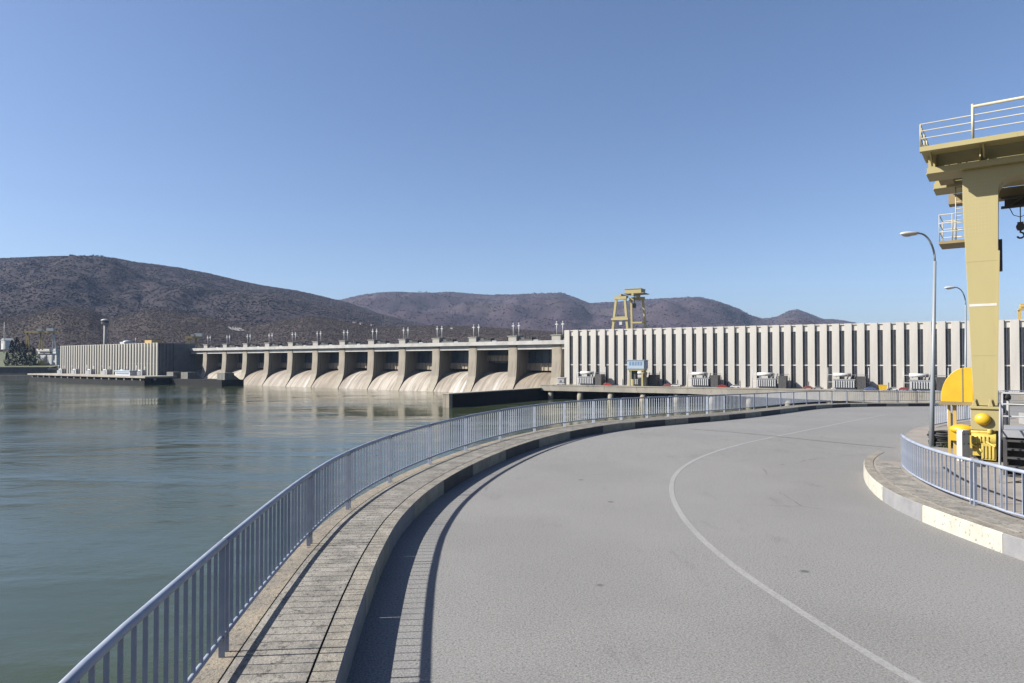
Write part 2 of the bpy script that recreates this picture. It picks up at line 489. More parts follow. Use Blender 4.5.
knots += [knots[-1] + Vector((3.2 * k, -0.02 * k, 0)) for k in (1, 2, 3, 4, 6, 8)]
line = catmull(knots, 10)
line = zset(line, 0.35)
S = arcs(line)
W_WALK = 1.28
kerb_in = offset(line, W_WALK)

def strip(mb, A, B, smooth=False):
    n = len(A)
    mb._add(list(A) + list(B), [(i, n + i, n + i + 1, i + 1) for i in range(n - 1)], smooth)

# road sheet
rows = [p for p in line]
mb = MB()
XR = 95
vs, fs = [], []
ncol = 14
prevY = -1e9
rr = []
for p in rows:
    if p.y > prevY + 0.25:
        rr.append((p.x, p.y)); prevY = p.y
rr = [(rr[0][0], -14.0)] + rr
rr = rr + [(rr[-1][0], max(q.y for q in line) + 0.3)]
for (x, y) in rr:
    for k in range(ncol + 1):
        xx = x + (XR - x) * (k / ncol) ** 1.5
        vs.append((xx, y, grade(y)))
for i in range(len(rr) - 1):
    for k in range(ncol):
        a = i * (ncol + 1) + k
        fs.append((a, a + 1, a + ncol + 2, a + ncol + 1))
mb._add(vs, fs)
tag(mb.build('road', m_asph), kind='structure')

# walkway slab with three bands, kerb with painted blocks
mb = MB()
o0, o1 = offset(line, -0.16), offset(line, 0.13)
o2, o3 = offset(line, 0.15), offset(line, W_WALK - 0.30)
Z = lambda P, h: [Vector((p.x, p.y, p.z + h)) for p in P]
mb.cur = 1; strip(mb, Z(o0, 0), Z(o1, 0))
mb.cur = 2; strip(mb, Z(o1, 0), Z(o2, -0.02))
mb.cur = 0; strip(mb, Z(o2, 0.002), Z(o3, 0.002))
strip(mb, Z(o2, -0.02), Z(o2, 0.002)); strip(mb, Z(o3, 0.002), Z(o3, -0.02))
mb.cur = 2; strip(mb, Z(o3, -0.02), Z(offset(line, W_WALK - 0.275), -0.02))
tag(mb.build('pavement', [m_conc, m_edge, m_joint]), kind='structure')

# kerb blocks: alternate black and white
kin = offset(line, W_WALK - 0.275)
kS = arcs(kerb_in)
blk_px = [473, 506, 539, 570, 603, 635, 665, 688, 710, 729, 745, 761, 780, 798, 816, 832, 850, 867, 886, 908, 930, 951]
kd = []
tmp = [(512 + F * p.x / p.y if p.y > 1 else -999) for p in kerb_in]
for bx in blk_px:
    for i in range(len(tmp) - 1):
        if kerb_in[i].y > 5 and tmp[i] <= bx < tmp[i + 1]:
            kd.append(kS[i] + (kS[i + 1] - kS[i]) * (bx - tmp[i]) / (tmp[i + 1] - tmp[i])); break
step = 2.9
while kd[0] > step: kd.insert(0, kd[0] - step)
while kd[-1] < kS[-1]: kd.append(kd[-1] + 2.0)
mb = MB()
ref = kd.index(min(kd, key=lambda s: abs(tmp[min(range(len(kS)), key=lambda i: abs(kS[i] - s))] - 473)))
def seg_pts(P, SP, a, b_, n=7): return [along(P, SP, a + (b_ - a) * k / n) for k in range(n + 1)]
kinS = arcs(kin)
for j in range(len(kd) - 1):
    a, b_ = kd[j] + 0.006, kd[j + 1] - 0.006
    if b_ <= a: continue
    E = seg_pts(kerb_in, kS, a, b_)
    # the matching inner points, by projecting along the local normal
    I = []
    for k, p in enumerate(E):
        t = E[min(k + 1, len(E) - 1)] - E[max(k - 1, 0)]; t.z = 0; t.normalize()
        I.append(p - Vector((t.y, -t.x, 0)) * 0.275)
    e1 = [Vector((p.x, p.y, p.z)) for p in E]
    lip = []
    for p, q in zip(E, I): lip.append(p.lerp(q, 0.06))
    low = [Vector((p.x, p.y, grade(p.y) - 0.05)) for p in E]
    mb.cur = 3; strip(mb, Z(I, 0.003), Z(lip, 0.003))
    dark = ((j - ref) % 2 == 0 and E[0].y > 0 and False) or ((j - ref) % 2 == 1)
    near = kd[j] < kd[ref] - 6
    face = 1 if dark else 0
    if near: face = 2 if dark else 0
    mb.cur = face
    strip(mb, Z(lip, 0.003), Z(e1, -0.012)); strip(mb, Z(e1, -0.012), low)
    mb.cur = 4
tag(mb.build('kerb', [m_kerbw, m_kerbb, m_kerbg, m_kerbt, m_joint]), kind='structure')

# retaining wall under the walkway
mb = MB()
strip(mb, Z(o0, 0), [Vector((p.x, p.y, WATER - 2)) for p in o0])
strip(mb, Z(offset(line, -0.19), -0.30), [Vector((p.x, p.y, WATER - 2)) for p in offset(line, -0.19)])
strip(mb, Z(offset(line, -0.19), -0.30), Z(o0, -0.28))
tag(mb.build('retaining_wall', m_wall), 'grey concrete retaining wall dropping from the river walkway to the water', 'wall')

# centre line
cl_px = [(985, 720), (908.7, 680), (848.6, 642), (786.5, 603), (736.8, 570), (699.5, 539), (678.7, 514), (668, 491), (672.5, 474.6),
         (687, 462), (716, 450.6), (745, 442.7), (778, 436.3), (800, 431.5), (824, 427), (857, 420), (885, 414.8)]
cp = catmull(smooth_pts([on_ground(x, y) for x, y in cl_px], 1), 8)
mb = MB()
strip(mb, [Vector((p.x, p.y, grade(p.y) + 0.004)) for p in offset(cp, -0.065)], [Vector((p.x, p.y, grade(p.y) + 0.004)) for p in offset(cp, 0.065)])
tag(mb.build('road_marking', m_mark), kind='structure')
# transverse expansion joint
jp = [on_ground(x, y) for x, y in ((690, 429), (730, 432), (778, 436.6), (830, 442), (895, 448))]
jp = catmull(jp, 6)
mb = MB()
strip(mb, Z(offset(jp, -0.05), 0.007), Z(offset(jp, 0.05), 0.007))
tag(mb.build('road_joint', M('joint_bitumen', (0.105, 0.10, 0.097), 0.8, (0.2, 0.195, 0.19), 3.0)), kind='structure')

# ------------------------------------------------------------------ railing panels
def bal_mesh(height, w=0.036, t=0.014):
    return MB().box(-t / 2, t / 2, -w / 2, w / 2, 0, height).data('baluster', m_rail)

def rail_panel(P, SP, a, b_, label, group, gap, hgt, detail=2, n_bal=None, bal=None, first_post=True, last_post=True):
    """one panel along a path; parts in local coordinates of an Empty at its first foot"""
    g = 0.07
    a, b_ = a + g, b_ - g
    base = along(P, SP, a)
    L = b_ - a
    n = max(4, int(L / 0.5))
    full = [max(0.0, a - g + .002), min(SP[-1], b_ + g - .002)]
    pts = [along(P, SP, full[0] + (full[1] - full[0]) * k / n) - base for k in range(n + 1)]
    top = [p + Vector((0, 0, gap + hgt)) for p in pts]
    bot = [p + Vector((0, 0, gap)) for p in pts]
    nb = n_bal or max(6, int(L / (0.205 if detail else 0.23)))
    ang = lambda s: math.atan2(*(along(P, SP, s + 0.05) - along(P, SP, s - 0.05)).yx)
    if detail == 0:
        mb = MB()
        mb.tube(top, 0.037, 6); mb.tube(bot, 0.022, 6)
        for s in (a, b_):
            p = along(P, SP, s) - base
            mb.box(p.x - 0.025, p.x + 0.025, p.y - 0.025, p.y + 0.025, 0 + p.z, gap + hgt + p.z)
        for k in range(1, nb):
            s = a + L * k / nb; p = along(P, SP, s) - base; an = ang(s)
            t = Vector((math.cos(an), math.sin(an), 0)); nn = Vector((-t.y, t.x, 0))
            q0 = p + Vector((0, 0, gap)); q1 = p + Vector((0, 0, gap + hgt))
            vs = [q + sx * t * 0.006 + sy * nn * 0.014 for q in (q0, q1) for sy in (-1, 1) for sx in (-1, 1)]
            mb._add(vs, [(0, 1, 5, 4), (2, 6, 7, 3), (0, 4, 6, 2), (1, 3, 7, 5)])
        o = mb.build('railing_panel', m_rail); o.location = base
        return tag(o, label, 'railing', group)
    root = thing('railing_panel', label, 'railing', base, 0, group)
    MB().tube(top, 0.040, 12).build('top_rail', m_rail, root)
    MB().tube(bot, 0.026, 10).build('bottom_rail', m_rail, root)
    for s, use in ((a, first_post), (b_, last_post)):
        if not use: continue
        p = along(P, SP, s) - base
        m2 = MB().box(-0.012, 0.012, -0.03, 0.03, -0.01, gap + hgt - 0.03)
        o = m2.build('post', m_rail, root); o.location = p; o.rotation_euler.z = ang(s)
    for k in range(1, nb):
        s = a + L * k / nb
        o = bpy.data.objects.new('baluster', bal); col.objects.link(o); o.parent = root
        o.location = along(P, SP, s) - base + Vector((random.uniform(-.004, .004), 0, gap)); o.rotation_euler.z = ang(s) + random.uniform(-.03, .03)
    return root

GAP, HGT = 0.20, 0.99
bal_l = bal_mesh(HGT)
# panel boundaries: the points of the rail knots
def nearest_s(P, SP, q):
    i = min(range(len(P)), key=lambda k: (P[k] - q).length)
    return SP[i]
bounds = [nearest_s(line, S, p) for p in [back[1]] + rp + knots[-6:]]
b0 = nearest_s(line, S, rp[0]); bounds.append(b0 - 3.6)
bounds = sorted(set(bounds))
for j in range(len(bounds) - 1):
    a, b_ = bounds[j], bounds[j + 1]
    if b_ - a < 1.0: continue
    mid = along(line, S, (a + b_) / 2)
    vis = j - 1
    word = ORD[j] if j < len(ORD) else 'last'
    if mid.y < 3 and j == 0:
        lab = 'blue-grey railing panel of the river walkway just behind the photographer'
    else:
        lab = 'blue-grey flat-bar railing panel on the river walkway, %s from the camera end' % word
    if j >= len(ORD): lab = 'blue-grey flat-bar railing panel at the far end of the river walkway, behind the crane'
    rail_panel(line, S, a, b_, lab, 'railing panels along the river walkway', GAP, HGT, 2 if mid.y < 46 else 0, bal=bal_l)

# ------------------------------------------------------------------ the platform on the inside of the bend
isl_px = [(1010, 537), (965, 521), (922, 506), (900, 497), (878.6, 486), (868, 475.5), (863, 467), (862.5, 460), (868, 455.5), (876, 452)]
isl = [on_ground(x, y, 0.35) for x, y in isl_px]
isl_back = [Vector((11.5, 1.0, .35)), Vector((9.9, 5.0, .35)), Vector((9.1, 8.6, .35))]
isl_c = catmull(smooth_pts(isl_back + isl, 1), 8)
edge2 = catmull([on_ground(x, y, 0.35) for x, y in ((904, 449), (903.5, 441), (907, 433.5), (915, 428.4), (929, 425.2), (950, 421.5), (985, 417.5))], 6)
notch = [on_ground(880, 460.5, .35), on_ground(901, 462, .35)]
outline = isl_c + notch + edge2 + [Vector((70, 39, grade(39) + .35)), Vector((70, 1, .35))]
mb = MB()
bmx = bmesh.new()
vv = [bmx.verts.new((p.x, p.y, 0)) for p in outline]
bmx.faces.new(vv)
bmesh.ops.triangulate(bmx, faces=bmx.faces[:])
bmx.verts.ensure_lookup_table(); bmx.verts.index_update()
tri = [tuple(v.index for v in f.verts) for f in bmx.faces]
bmx.free()
mb._add([Vector((p.x, p.y, grade(p.y) + 0.35 if p.y > 30 else .35)) for p in outline], tri)
tag(mb.build('platform_paving', m_apron), kind='structure')
# inner walkway with slab joints (between kerb and railing)
r2_px = [(902, 467.5), (904.5, 471), (909.7, 476.7), (924.6, 485.5), (949.5, 497.5), (974, 505), (999, 513), (1024, 521.5)]
r2 = [on_ground(x, y, 0.35) for x, y in r2_px][::-1]
r2 = [Vector((12.6, 2.2, .35)), Vector((11.2, 6.0, .35)), Vector((10.35, 9.9, .35))] + smooth_pts(r2, 1)
r2c = catmull(r2, 8)
S2 = arcs(r2c)
mb = MB()
step = 0.0
jl = []
isS = arcs(isl_c)
lim = isS[-1]
nsl = 26
for k in range(nsl):
    f0, f1 = k / nsl, (k + 1) / nsl
    e = 0.0012
    A0 = along(isl_c, isS, (f0 + e) * lim * 0.93); A1 = along(isl_c, isS, (f1 - e) * lim * 0.93)
    B0 = along(r2c, S2, (f0 + e) * S2[-1]); B1 = along(r2c, S2, (f1 - e) * S2[-1])
    i0, i1 = A0.lerp(B0, 0.30), A1.lerp(B1, 0.30)
    q = [i0, i1, A1.lerp(B1, 0.93), A0.lerp(B0, 0.93)]
    mb._add([p + Vector((0, 0, 0.012)) for p in q], [(0, 1, 2, 3)])
    mb._add([p + Vector((0, 0, 0.012)) for p in q] + [p for p in q], [(0, 1, 5, 4), (1, 2, 6, 5), (2, 3, 7, 6), (3, 0, 4, 7)])
tag(mb.build('pavement', m_conc), kind='structure')
# kerb of the island
mb = MB()
brk = [0]
for bx in ((1003, 534), (922, 506), (880, 487), (863, 461)):
    brk.append(nearest_s(isl_c, isS, on_ground(bx[0], bx[1], .35)))
brk.append(isS[-1])
names = [2, 1, 0, 1, 1]
brk = [0, brk[1] - 5.6, brk[1] - 2.8] + brk[1:]
cols = [1, 0, 1, 0, 1, 0, 1]
for j in range(len(brk) - 1):
    E = seg_pts(isl_c, isS, brk[j] + .004, brk[j + 1] - .004, 14)
    I = []
    for k, p in enumerate(E):
        t = E[min(k + 1, 14)] - E[max(k - 1, 0)]; t.z = 0; t.normalize()
        I.append(p + Vector((t.y, -t.x, 0)) * 0.26)
    lip = [p.lerp(q, 0.08) for p, q in zip(E, I)]
    low = [Vector((p.x, p.y, -0.05)) for p in E]
    mb.cur = 2; strip(mb, Z(I, 0.016), Z(lip, 0.016)); strip(mb, Z(I, 0.016), Z(I, 0.0))
    mb.cur = cols[j]
    strip(mb, Z(lip, 0.016), Z(E, -0.01)); strip(mb, Z(E, -0.01), low)
# end of the island: dark step, and the kerb of the second corner
tip = isl_c[-1]
mb.cur = 2
P = [tip] + notch
strip(mb, P, [Vector((p.x, p.y, -0.05)) for p in P])
P = [notch[-1]] + edge2
mb.cur = 2
strip(mb, P, [Vector((p.x, p.y, grade(p.y) - 0.05)) for p in P])
tag(mb.build('kerb', [m_kerbn, m_kerbg, m_kerbt]), kind='structure')

bal_r = bal_mesh(0.86)
nb2 = 4
fr = [0.0, 0.24, 0.46, 0.70, 1.0]
l_r = ['just outside the frame', 'nearest the camera', 'where two posts meet', 'ending at the road corner']
# boundary so that a pair of posts sits near pixel 976
s_pair = nearest_s(r2c, S2, on_ground(975, 505, .35))
cut = [s_pair - 7.6, s_pair - 3.9, s_pair, S2[-1]]
labs = ['low blue-grey railing panel beyond the frame edge on the inner kerb island',
        'low blue-grey railing panel in front of the dark steel stair on the inner island',
        'low curved blue-grey railing panel in front of the white bollard and crane foot']
for j in range(3):
    rail_panel(r2c, S2, cut[j], cut[j + 1], labs[j], 'railing panels on the inner island', 0.10, 0.86, 2, bal=bal_r)
# railing panels behind the lamp post
e2 = offset(edge2, 0.5); e2S = arcs(e2)
a0 = nearest_s(e2, e2S, on_ground(922, 427, .35))
bb = [a0, a0 + 3.3, a0 + 6.6, a0 + 9.9]
for j in range(3):
    if bb[j + 1] < e2S[-1]:
        rail_panel(e2, e2S, bb[j], bb[j + 1], ('blue-grey railing panel beside the first lamp post at the back of the crane platform',
                   'blue-grey railing panel below the yellow reel cover at the back of the crane platform',
                   'blue-grey railing panel behind the crane foot at the back of the platform')[j], 'railing panels at the back of the crane platform', 0.12, 0.95, 2, n_bal=9, bal=bal_mesh(0.95))

# ------------------------------------------------------------------ dam: spillway
PIT = 31.5
dam_ang = math.atan2(-0.5936, 0.8047)
DO = Vector((-281, 621, CZ))               # local x along the crest, local y upstream, z relative to the eye
DECK = 11.9
dam = thing('spillway_dam', 'long concrete spillway dam with open gate bays under a pale bridge deck', 'dam', DO, dam_ang)
u0, u1 = -22.0, 404.0
# bridge deck
mb = MB()
mb.box(u0 - 10, u1 + 6, -1.5, 22, DECK - 1.6, DECK)
mb.build('bridge_deck', m_deckw, dam)
mb = MB()
mb.box(u0 - 10, u1 + 6, 0.3, 3.0, DECK - 4.4, DECK - 1.6); mb.box(u0 - 10, u1 + 6, 16, 19, DECK - 4.4, DECK - 1.6)
mb.build('bridge_beam', m_deckw, dam)
mb = MB()
mb.box(u0 - 10, u1 + 6, -1.45, -1.2, DECK, DECK + 0.7)
mb.build('parapet', m_deckw, dam)
# piers
prof = [(0.0, DECK - 1.62), (0.0, 4), (-0.2, -1), (-0.6, -5), (-1.0, -9), (-2.4, -13), (-5.0, -17), (-8.5, -22), (34, -22), (34, DECK - 1.62)]
pier_me = MB().prism(prof, 'x', -3.2, 3.2).data('pier', m_dam)
for n in range(-0, 13):
    o = bpy.data.objects.new('pier', pier_me); col.objects.link(o); o.parent = dam
    o.location = (n * PIT + 3.2, 0, 0)
for uu in (-22 - 4, 404 + 2):
    MB().prism(prof, 'x', uu - 3, uu + 3).build('abutment', m_dam, dam)
# ogee chute, one per bay
og = [(22, -8.0), (15, -6.3), (10.5, -6.35), (7.2, -7.2), (4, -8.8), (1, -10.9), (-2, -13.9), (-4.6, -17.2), (-6.6, -19.9), (-8, -22)]
ogc = catmull([Vector((a, b_, 0)) for a, b_ in og], 5)
for n in range(-1, 13):
    a = n * PIT + 3.2 if n >= 0 else -22.9
    b_ = (n + 1) * PIT + 3.19 if n < 12 else 403
    mb = MB()
    vs = []
    lo_, hi_ = a - 0.0, b_
    # in front of the piers the chutes widen
    for p in ogc:
        wd = 2.9 if p.x < -9.5 else 0.0
        vs.append((lo_ - wd * 0 , p.x, p.y))
    vs2 = [(hi_, p[1], p[2]) for p in vs]
    k = len(vs)
    mb._add(vs + vs2, [(i, k + i, k + i + 1, i + 1) for i in range(k - 1)], True)
    o = mb.build('spillway_chute', m_chuteb if n in (11, 5, 2) else m_chute, dam)
# gates
for n in range(-1, 13):
    a = n * PIT + 6.4 if n >= 0 else -22.9
    b_ = (n + 1) * PIT if n < 12 else 403
    raised = 0.0
    g = MB()
    g.box(a + .3, b_ - .3, 12.0, 13.0, -0.6, DECK - 5)
    for k in range(1, 5):
        x = a + (b_ - a) * k / 5
        g.box(x - .25, x + .25, 11.5, 12.0, -0.6, DECK - 5)
    g.box(a + .3, b_ - .3, 11.4, 11.5, 2.8, 3.4)
    g.build('upper_gate', m_gateb, dam)
    if n == 11 - 1:
        lo_g, hi_g = 0.6, 4.2
    else:
        lo_g, hi_g = -5.2 + (0.7 if n % 3 == 0 else 0), -0.7
    g = MB()
    g.box(a + .3, b_ - .3, 10.0, 11.0, lo_g, hi_g)
    for k in range(1, 8):
        x = a + (b_ - a) * k / 8
        g.box(x - .2, x + .2, 9.6, 10.0, lo_g, hi_g)
    g.build('flap_gate', m_gatet if n % 4 else m_dam, dam)
# dark back wall of the bays so that no sky shows under the deck
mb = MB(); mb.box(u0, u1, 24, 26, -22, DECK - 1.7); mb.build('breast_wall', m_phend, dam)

# hoists on the deck, above each pier
def hoist():
    r = thing('gate_hoist', 'x', 'hoist')
    m1 = MB(); m1.box(-3, 3, 0, 6, 0, 3.6); m1.box(-3.6, 3.6, -.4, 6.4, 3.6, 4.0)
    m1.build('housing', m_phl, r)
    m2 = MB(); m2.box(4.2, 14, 1, 5.5, .2, 1.7); m2.box(5, 8, 1.5, 5, 1.7, 3.0)
    for k in range(6): m2.box(8.6 + k * .9, 9.0 + k * .9, 1.2, 5.2, 1.7, 2.6 + .4 * (k % 2))
    m2.tube([(9, 3, 2.4), (14.5, 3, 2.4)], 0.7, 8)
    m2.build('winch', m_darks, r)
    m3 = MB(); m3.box(14.5, 18, 1.5, 5, 0, 1.5); m3.build('motor_box', m_steel, r)
    for x in (-1.4, 2.8):
        m4 = MB(); m4.tube([(x, 3, 4.0), (x, 3, 11.4)], 0.28, 6); m4.box(x - .9, x + .9, 2.6, 3.4, 9.9, 10.5); m4.ball((x, 3, 11.6), .5, 6, 4)
        m4.build('mast', m_lights, r)
    return r
h0 = hoist()
for n in range(0, 13):
    h_ = h0 if n == 0 else copy_tree(h0)
    p = Vector((n * PIT + 3.2 - 1.0, 1.0, DECK)); rot = Matrix.Rotation(dam_ang, 3, 'Z')
    h_.location = DO + rot @ p; h_.rotation_euler.z = dam_ang
    k = 12 - n
    tag(h_, 'concrete gate hoist with twin masts on the dam deck, %s from the near powerhouse' % ORD[k], 'hoist', 'gate hoists along the dam deck')

# ------------------------------------------------------------------ powerhouses
def powerhouse(name, label, loc, ang, L, pitch, depth, zt, zb, wallm, fin_w, fin_d, endfins=False):
    r = thing(name, label, 'powerhouse', loc, ang)
    n = int(round(L / pitch))
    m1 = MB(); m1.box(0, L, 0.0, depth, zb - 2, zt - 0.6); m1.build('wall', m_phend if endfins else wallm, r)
    m1 = MB(); m1.box(-.2, L + .2, -fin_d + 0.25, depth + .2, zt - 0.6, zt - 0.1); m1.build('roof', wallm, r)
    fin = MB().box(-fin_w / 2, fin_w / 2, -fin_d, 0.0, zb, zt).data('pilaster', wallm)
    gw = pitch - fin_w
    win = MB()
    win.box(0.02, gw - .02, -0.06, -0.004, zb + .5, zt - 3.2)
    win_d = win.data('window', m_glass)
    mul = MB(); mul.box(gw / 2 - .2, gw / 2 + .2, -.16, -.06, zb + .5, zt - 3.2); mul_d = mul.data('mullion', m_mull)
    for k in range(n + 1):
        o = bpy.data.objects.new('pilaster', fin); col.objects.link(o); o.parent = r; o.location = (k * pitch + 0.01, 0, 0)
        if k < n:
            o = bpy.data.objects.new('window', win_d); col.objects.link(o); o.parent = r; o.location = (k * pitch + fin_w / 2, 0, 0)
            q = bpy.data.objects.new('mullion', mul_d); col.objects.link(q); q.parent = o
    lin_d = MB().box(.015, gw - .01, -.35, -.01, zt - 3.2, zt - .62).data('lintel', wallm)
    str_d = MB().box(.015, gw - .01, -.42, -.165, -1.75, -1.2).data('string_course', wallm)
    for k in range(n):
        for nm, me in (('lintel', lin_d), ('string_course', str_d)):
            o = bpy.data.objects.new(nm, me); col.objects.link(o); o.parent = r; o.location = (k * pitch + fin_w / 2, 0, 0)
    if endfins:
        for k in range(5):
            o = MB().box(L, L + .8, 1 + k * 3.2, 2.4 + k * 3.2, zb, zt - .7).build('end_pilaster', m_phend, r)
    return r

PO = Vector((30.2, 371, CZ)); PA = math.atan2(-0.469, 0.883)
ph = powerhouse('powerhouse', 'long pale concrete powerhouse with rows of tall vertical fins beside the spillway', PO, PA, 5.07 * 43, 5.07, 34, 17.3, -12.15, m_ph, 2.95, 1.0)
Rd = Matrix.Rotation(dam_ang, 3, 'Z')
LO = DO + Rd @ Vector((-229, -30, 0))
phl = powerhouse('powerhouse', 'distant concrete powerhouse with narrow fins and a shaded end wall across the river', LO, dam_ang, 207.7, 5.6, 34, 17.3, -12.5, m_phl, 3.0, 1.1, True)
# penthouse boxes on the distant roof
mb = MB(); mb.box(170, 183, 6, 16, 17.3, 20.2); mb.build('roof_hoist', m_orange, phl)
mb = MB(); mb.box(120, 129, 6, 16, 17.3, 19.6); mb.ball((124.5, 11, 19.6), (4, 4, 1.6), 10, 6); mb.build('roof_dome', m_lights, phl)
mb = MB(); mb.tube([(148, 8, 17.3), (148, 8, 23)], .2, 6); mb.build('roof_mast', m_lights, phl)

# deck in front of the near powerhouse
Rp = Matrix.Rotation(PA, 3, 'Z')
def PHP(u, v, z): return PO + Rp @ Vector((u, v, z))
dk = thing('tailrace_deck', 'tan concrete deck on round columns in front of the near powerhouse', 'deck', PO, PA)
mb = MB(); mb.prism([(-6, -14.8), (70, -14.8), (222, -18.6), (222, -12.15), (-6, -12.15)], 'y', -22, 0.0); mb.build('slab', m_deckt, dk)
mb = MB(); mb.box(-6, 222, -22.15, -21.75, -12.15, -11.6); mb.build('kerb_edge', m_deckt, dk)
cm = MB().tube([(0, 0, -22), (0, 0, -14.8)], 1.5, 12).data('column', m_dam)
for k in range(14):
    o = bpy.data.objects.new('column', cm); col.objects.link(o); o.parent = dk; o.location = (-1 + k * 16.4, -19.8, 0)
mb = MB(); mb.box(-6, 222, -14, -13, -22, -14.8); mb.build('rear_wall', m_darkc, dk)  # colour paints the dark shade below the slab
# guide wall between spillway and tailrace
gA = on_level(446, 407.5, WATER); gB = PHP(-6, -8, 0)
gB.z = 0; gA.z = 0
gd = (gB - gA); gl = gd.length; ga = math.atan2(gd.y, gd.x)
gw = thing('guide_wall', 'low guide wall with shade-darkened sides and a pale top running out into the river from the powerhouse deck', 'wall', (gA.x, gA.y, 0), ga)
mb = MB(); mb.box(2.2, gl, -1.6, 1.6, WATER - 3, WATER + 5.5); mb.build('body', m_darkc, gw)  # side faces coloured near-black for their shade
mb = MB(); mb.box(-.3, gl, -1.8, 1.8, WATER + 5.5, WATER + 5.9); mb.build('coping', m_deckt, gw)
mb = MB(); mb.box(-.1, 2.19, -1.7, 1.7, WATER - 3, WATER + 5.49); mb.build('nose', m_dam, gw)

# transformers, six bays
def transformer():
    r = thing('transformer', 'x', 'transformer')
    m1 = MB(); m1.box(-4, 4, -2, 2, .5, 4.2); m1.box(-4.4, 4.4, -2.3, 2.3, 0, .5); m1.box(-4.2, 4.2, -2.15, 2.15, 3.9, 4.2)
    m1.build('tank', m_steel, r)
    m2 = MB()
    for k in range(9): m2.box(-3.8 + k * .9, -3.35 + k * .9, -3.3, -2.0, .9, 3.7)
    m2.build('radiator', m_lights, r)
    m3 = MB(); m3.tube([(-4.2, .6, 6.0), (2.6, .6, 6.0)], .75, 10); m3.bar((-3, .6, 4.2), (-3, .6, 5.4), .3); m3.bar((1.6, .6, 4.2), (1.6, .6, 5.4), .3)
    m3.build('conservator', m_lampw, r)
    for x in (1.2, 2.6, 4.0):
        m4 = MB(); m4.tube([(x, -.6, 4.2), (x + .5, -.9, 6.4)], [.32, .16], 8); m4.build('bushing', m_darks, r)
    m5 = MB(); m5.box(5.0, 8.2, -3.2, 3.0, 0, 5.4); m5.build('switch_cubicle', m_darks, r)
    m6 = MB()
    for x in (-6.2, 9.2): m6.tube([(x, 0, 0), (x, 0, 9)], .14, 6)
    m6.tube([(-6.2, 0, 6), (9.2, 0, 6)], .09, 6); m6.tube([(-6.2, 0, 3), (9.2, 0, 3)], .08, 6)
    m6.build('busbar_frame', m_lights, r)
    return r
t0 = transformer()
tx = [588, 641, 701, 767, 844, 921]
def u_at(px, v):           # distance along the near powerhouse front for a pixel column
    lo, hi = -20, 260
    for _ in range(50):
        m = (lo + hi) / 2; p = PHP(m, v, 0)
        if 512 + F * p.x / p.y < px: lo = m
        else: hi = m
    return lo
tl = ['beside the spillway end', 'behind the blue and yellow gate crane', 'just past the gate crane', 'in the middle of the deck', 'left of the yellow skip', 'behind the first lamp post']
for k, x in enumerate(tx):
    t_ = t0 if k == 0 else copy_tree(t0)
    p = PHP(u_at(x, -6), -6, -12.15); t_.location = p; t_.rotation_euler.z = PA; t_.scale = (1.05, 1.1, 1.08)
    tag(t_, 'grey transformer with white conservator on the powerhouse deck, ' + tl[k], 'transformer', 'transformers in front of the powerhouse')

# blue and yellow gate crane on the deck
gp = PHP(u_at(637.5, -14), -14, -12.15)
gc = thing('gate_crane', 'small deck crane with yellow legs and pale blue housing before the powerhouse fins', 'crane', gp, PA)
gc.scale = (.82, .82, .92)
for x in (-4, 4):
    for y in (-3, 3):
        m1 = MB(); m1.taper((x, y, 0), (1.1, 1.1), (x * .95, y * .95, 8.6), (.9, .9)); m1.build('leg', m_crane, gc)
m1 = MB(); m1.box(-4.9, 4.9, -3.8, 3.8, 8.6, 9.6); m1.build('frame', m_crane, gc)
m1 = MB(); m1.box(-5.2, 5.2, -4.1, 4.1, 9.6, 14); m1.box(-5.5, 5.5, -4.4, 4.4, 14, 14.35); m1.build('machine_house', m_bluel, gc)
for k in range(5):
    m1 = MB(); m1.box(-3.9 + k * 1.7, -2.7 + k * 1.7, -4.16, -4.09, 11.4, 13.3); m1.build('window', m_bluec, gc)
m1 = MB(); m1.box(5.2, 5.35, -3.8, 3.8, 9.7, 13.9); m1.build('end_panel', m_bluec, gc)
m1 = MB(); m1.box(-3.2, -.6, -2.2, 2, 4, 8.6); m1.build('hoist_cabinet', m_darks, gc)

# cars and small items on the deck
def car(paint):
    r = thing('parked_car', 'x', 'car')
    body = [(-2.2, .35), (-2.25, .75), (-1.5, .95), (-.95, 1.45), (.75, 1.47), (1.5, .98), (2.15, .85), (2.2, .4)]
    MB().prism(body, 'y', -.85, .85).build('body', paint, r, 0.06)
    g = MB().prism([(-1.38, .98), (-.9, 1.4), (.7, 1.42), (1.32, 1.0)], 'y', -.87, .87); g.build('window', m_glass, r)
    for x in (-1.4, 1.4):
        for y in (-.82, .82):
            MB().tube([(x, y - .1, .33), (x, y + .1, .33)], .33, 10).build('wheel', m_black, r)
    return r
protos = {}
cl = [(607, m_red, 'red car parked by the first transformer'), (667, m_red, 'red car parked right of the small gate crane'),
      (676, m_carw, 'white car parked near the small gate crane, by a red one'), (722, m_red, 'red car parked beyond the third transformer'),
      (735, m_carw, 'white car parked beyond the third transformer'), (808, m_red, 'red car on the deck between two transformers'),
      (818, m_cars, 'silver car on the deck between two transformers'), (870, m_carb, 'blue car parked left of the yellow skip'),
      (893, m_carw, 'white car parked right of the yellow skip'), (903, m_red, 'red car close to the last visible transformer'),
      (549 + 12, m_carw, 'white car at the spillway end of the deck')]
for x, mt, lab in cl:
    if mt.name not in protos: c_ = car(mt); protos[mt.name] = c_
    else: c_ = copy_tree(protos[mt.name])
    c_.location = PHP(u_at(x, -11), -11 + random.uniform(-1, 1), -12.15); c_.rotation_euler.z = PA + random.choice((0, math.pi)) + random.uniform(-.1, .1)
    tag(c_, lab, 'car', 'cars parked on the powerhouse deck')
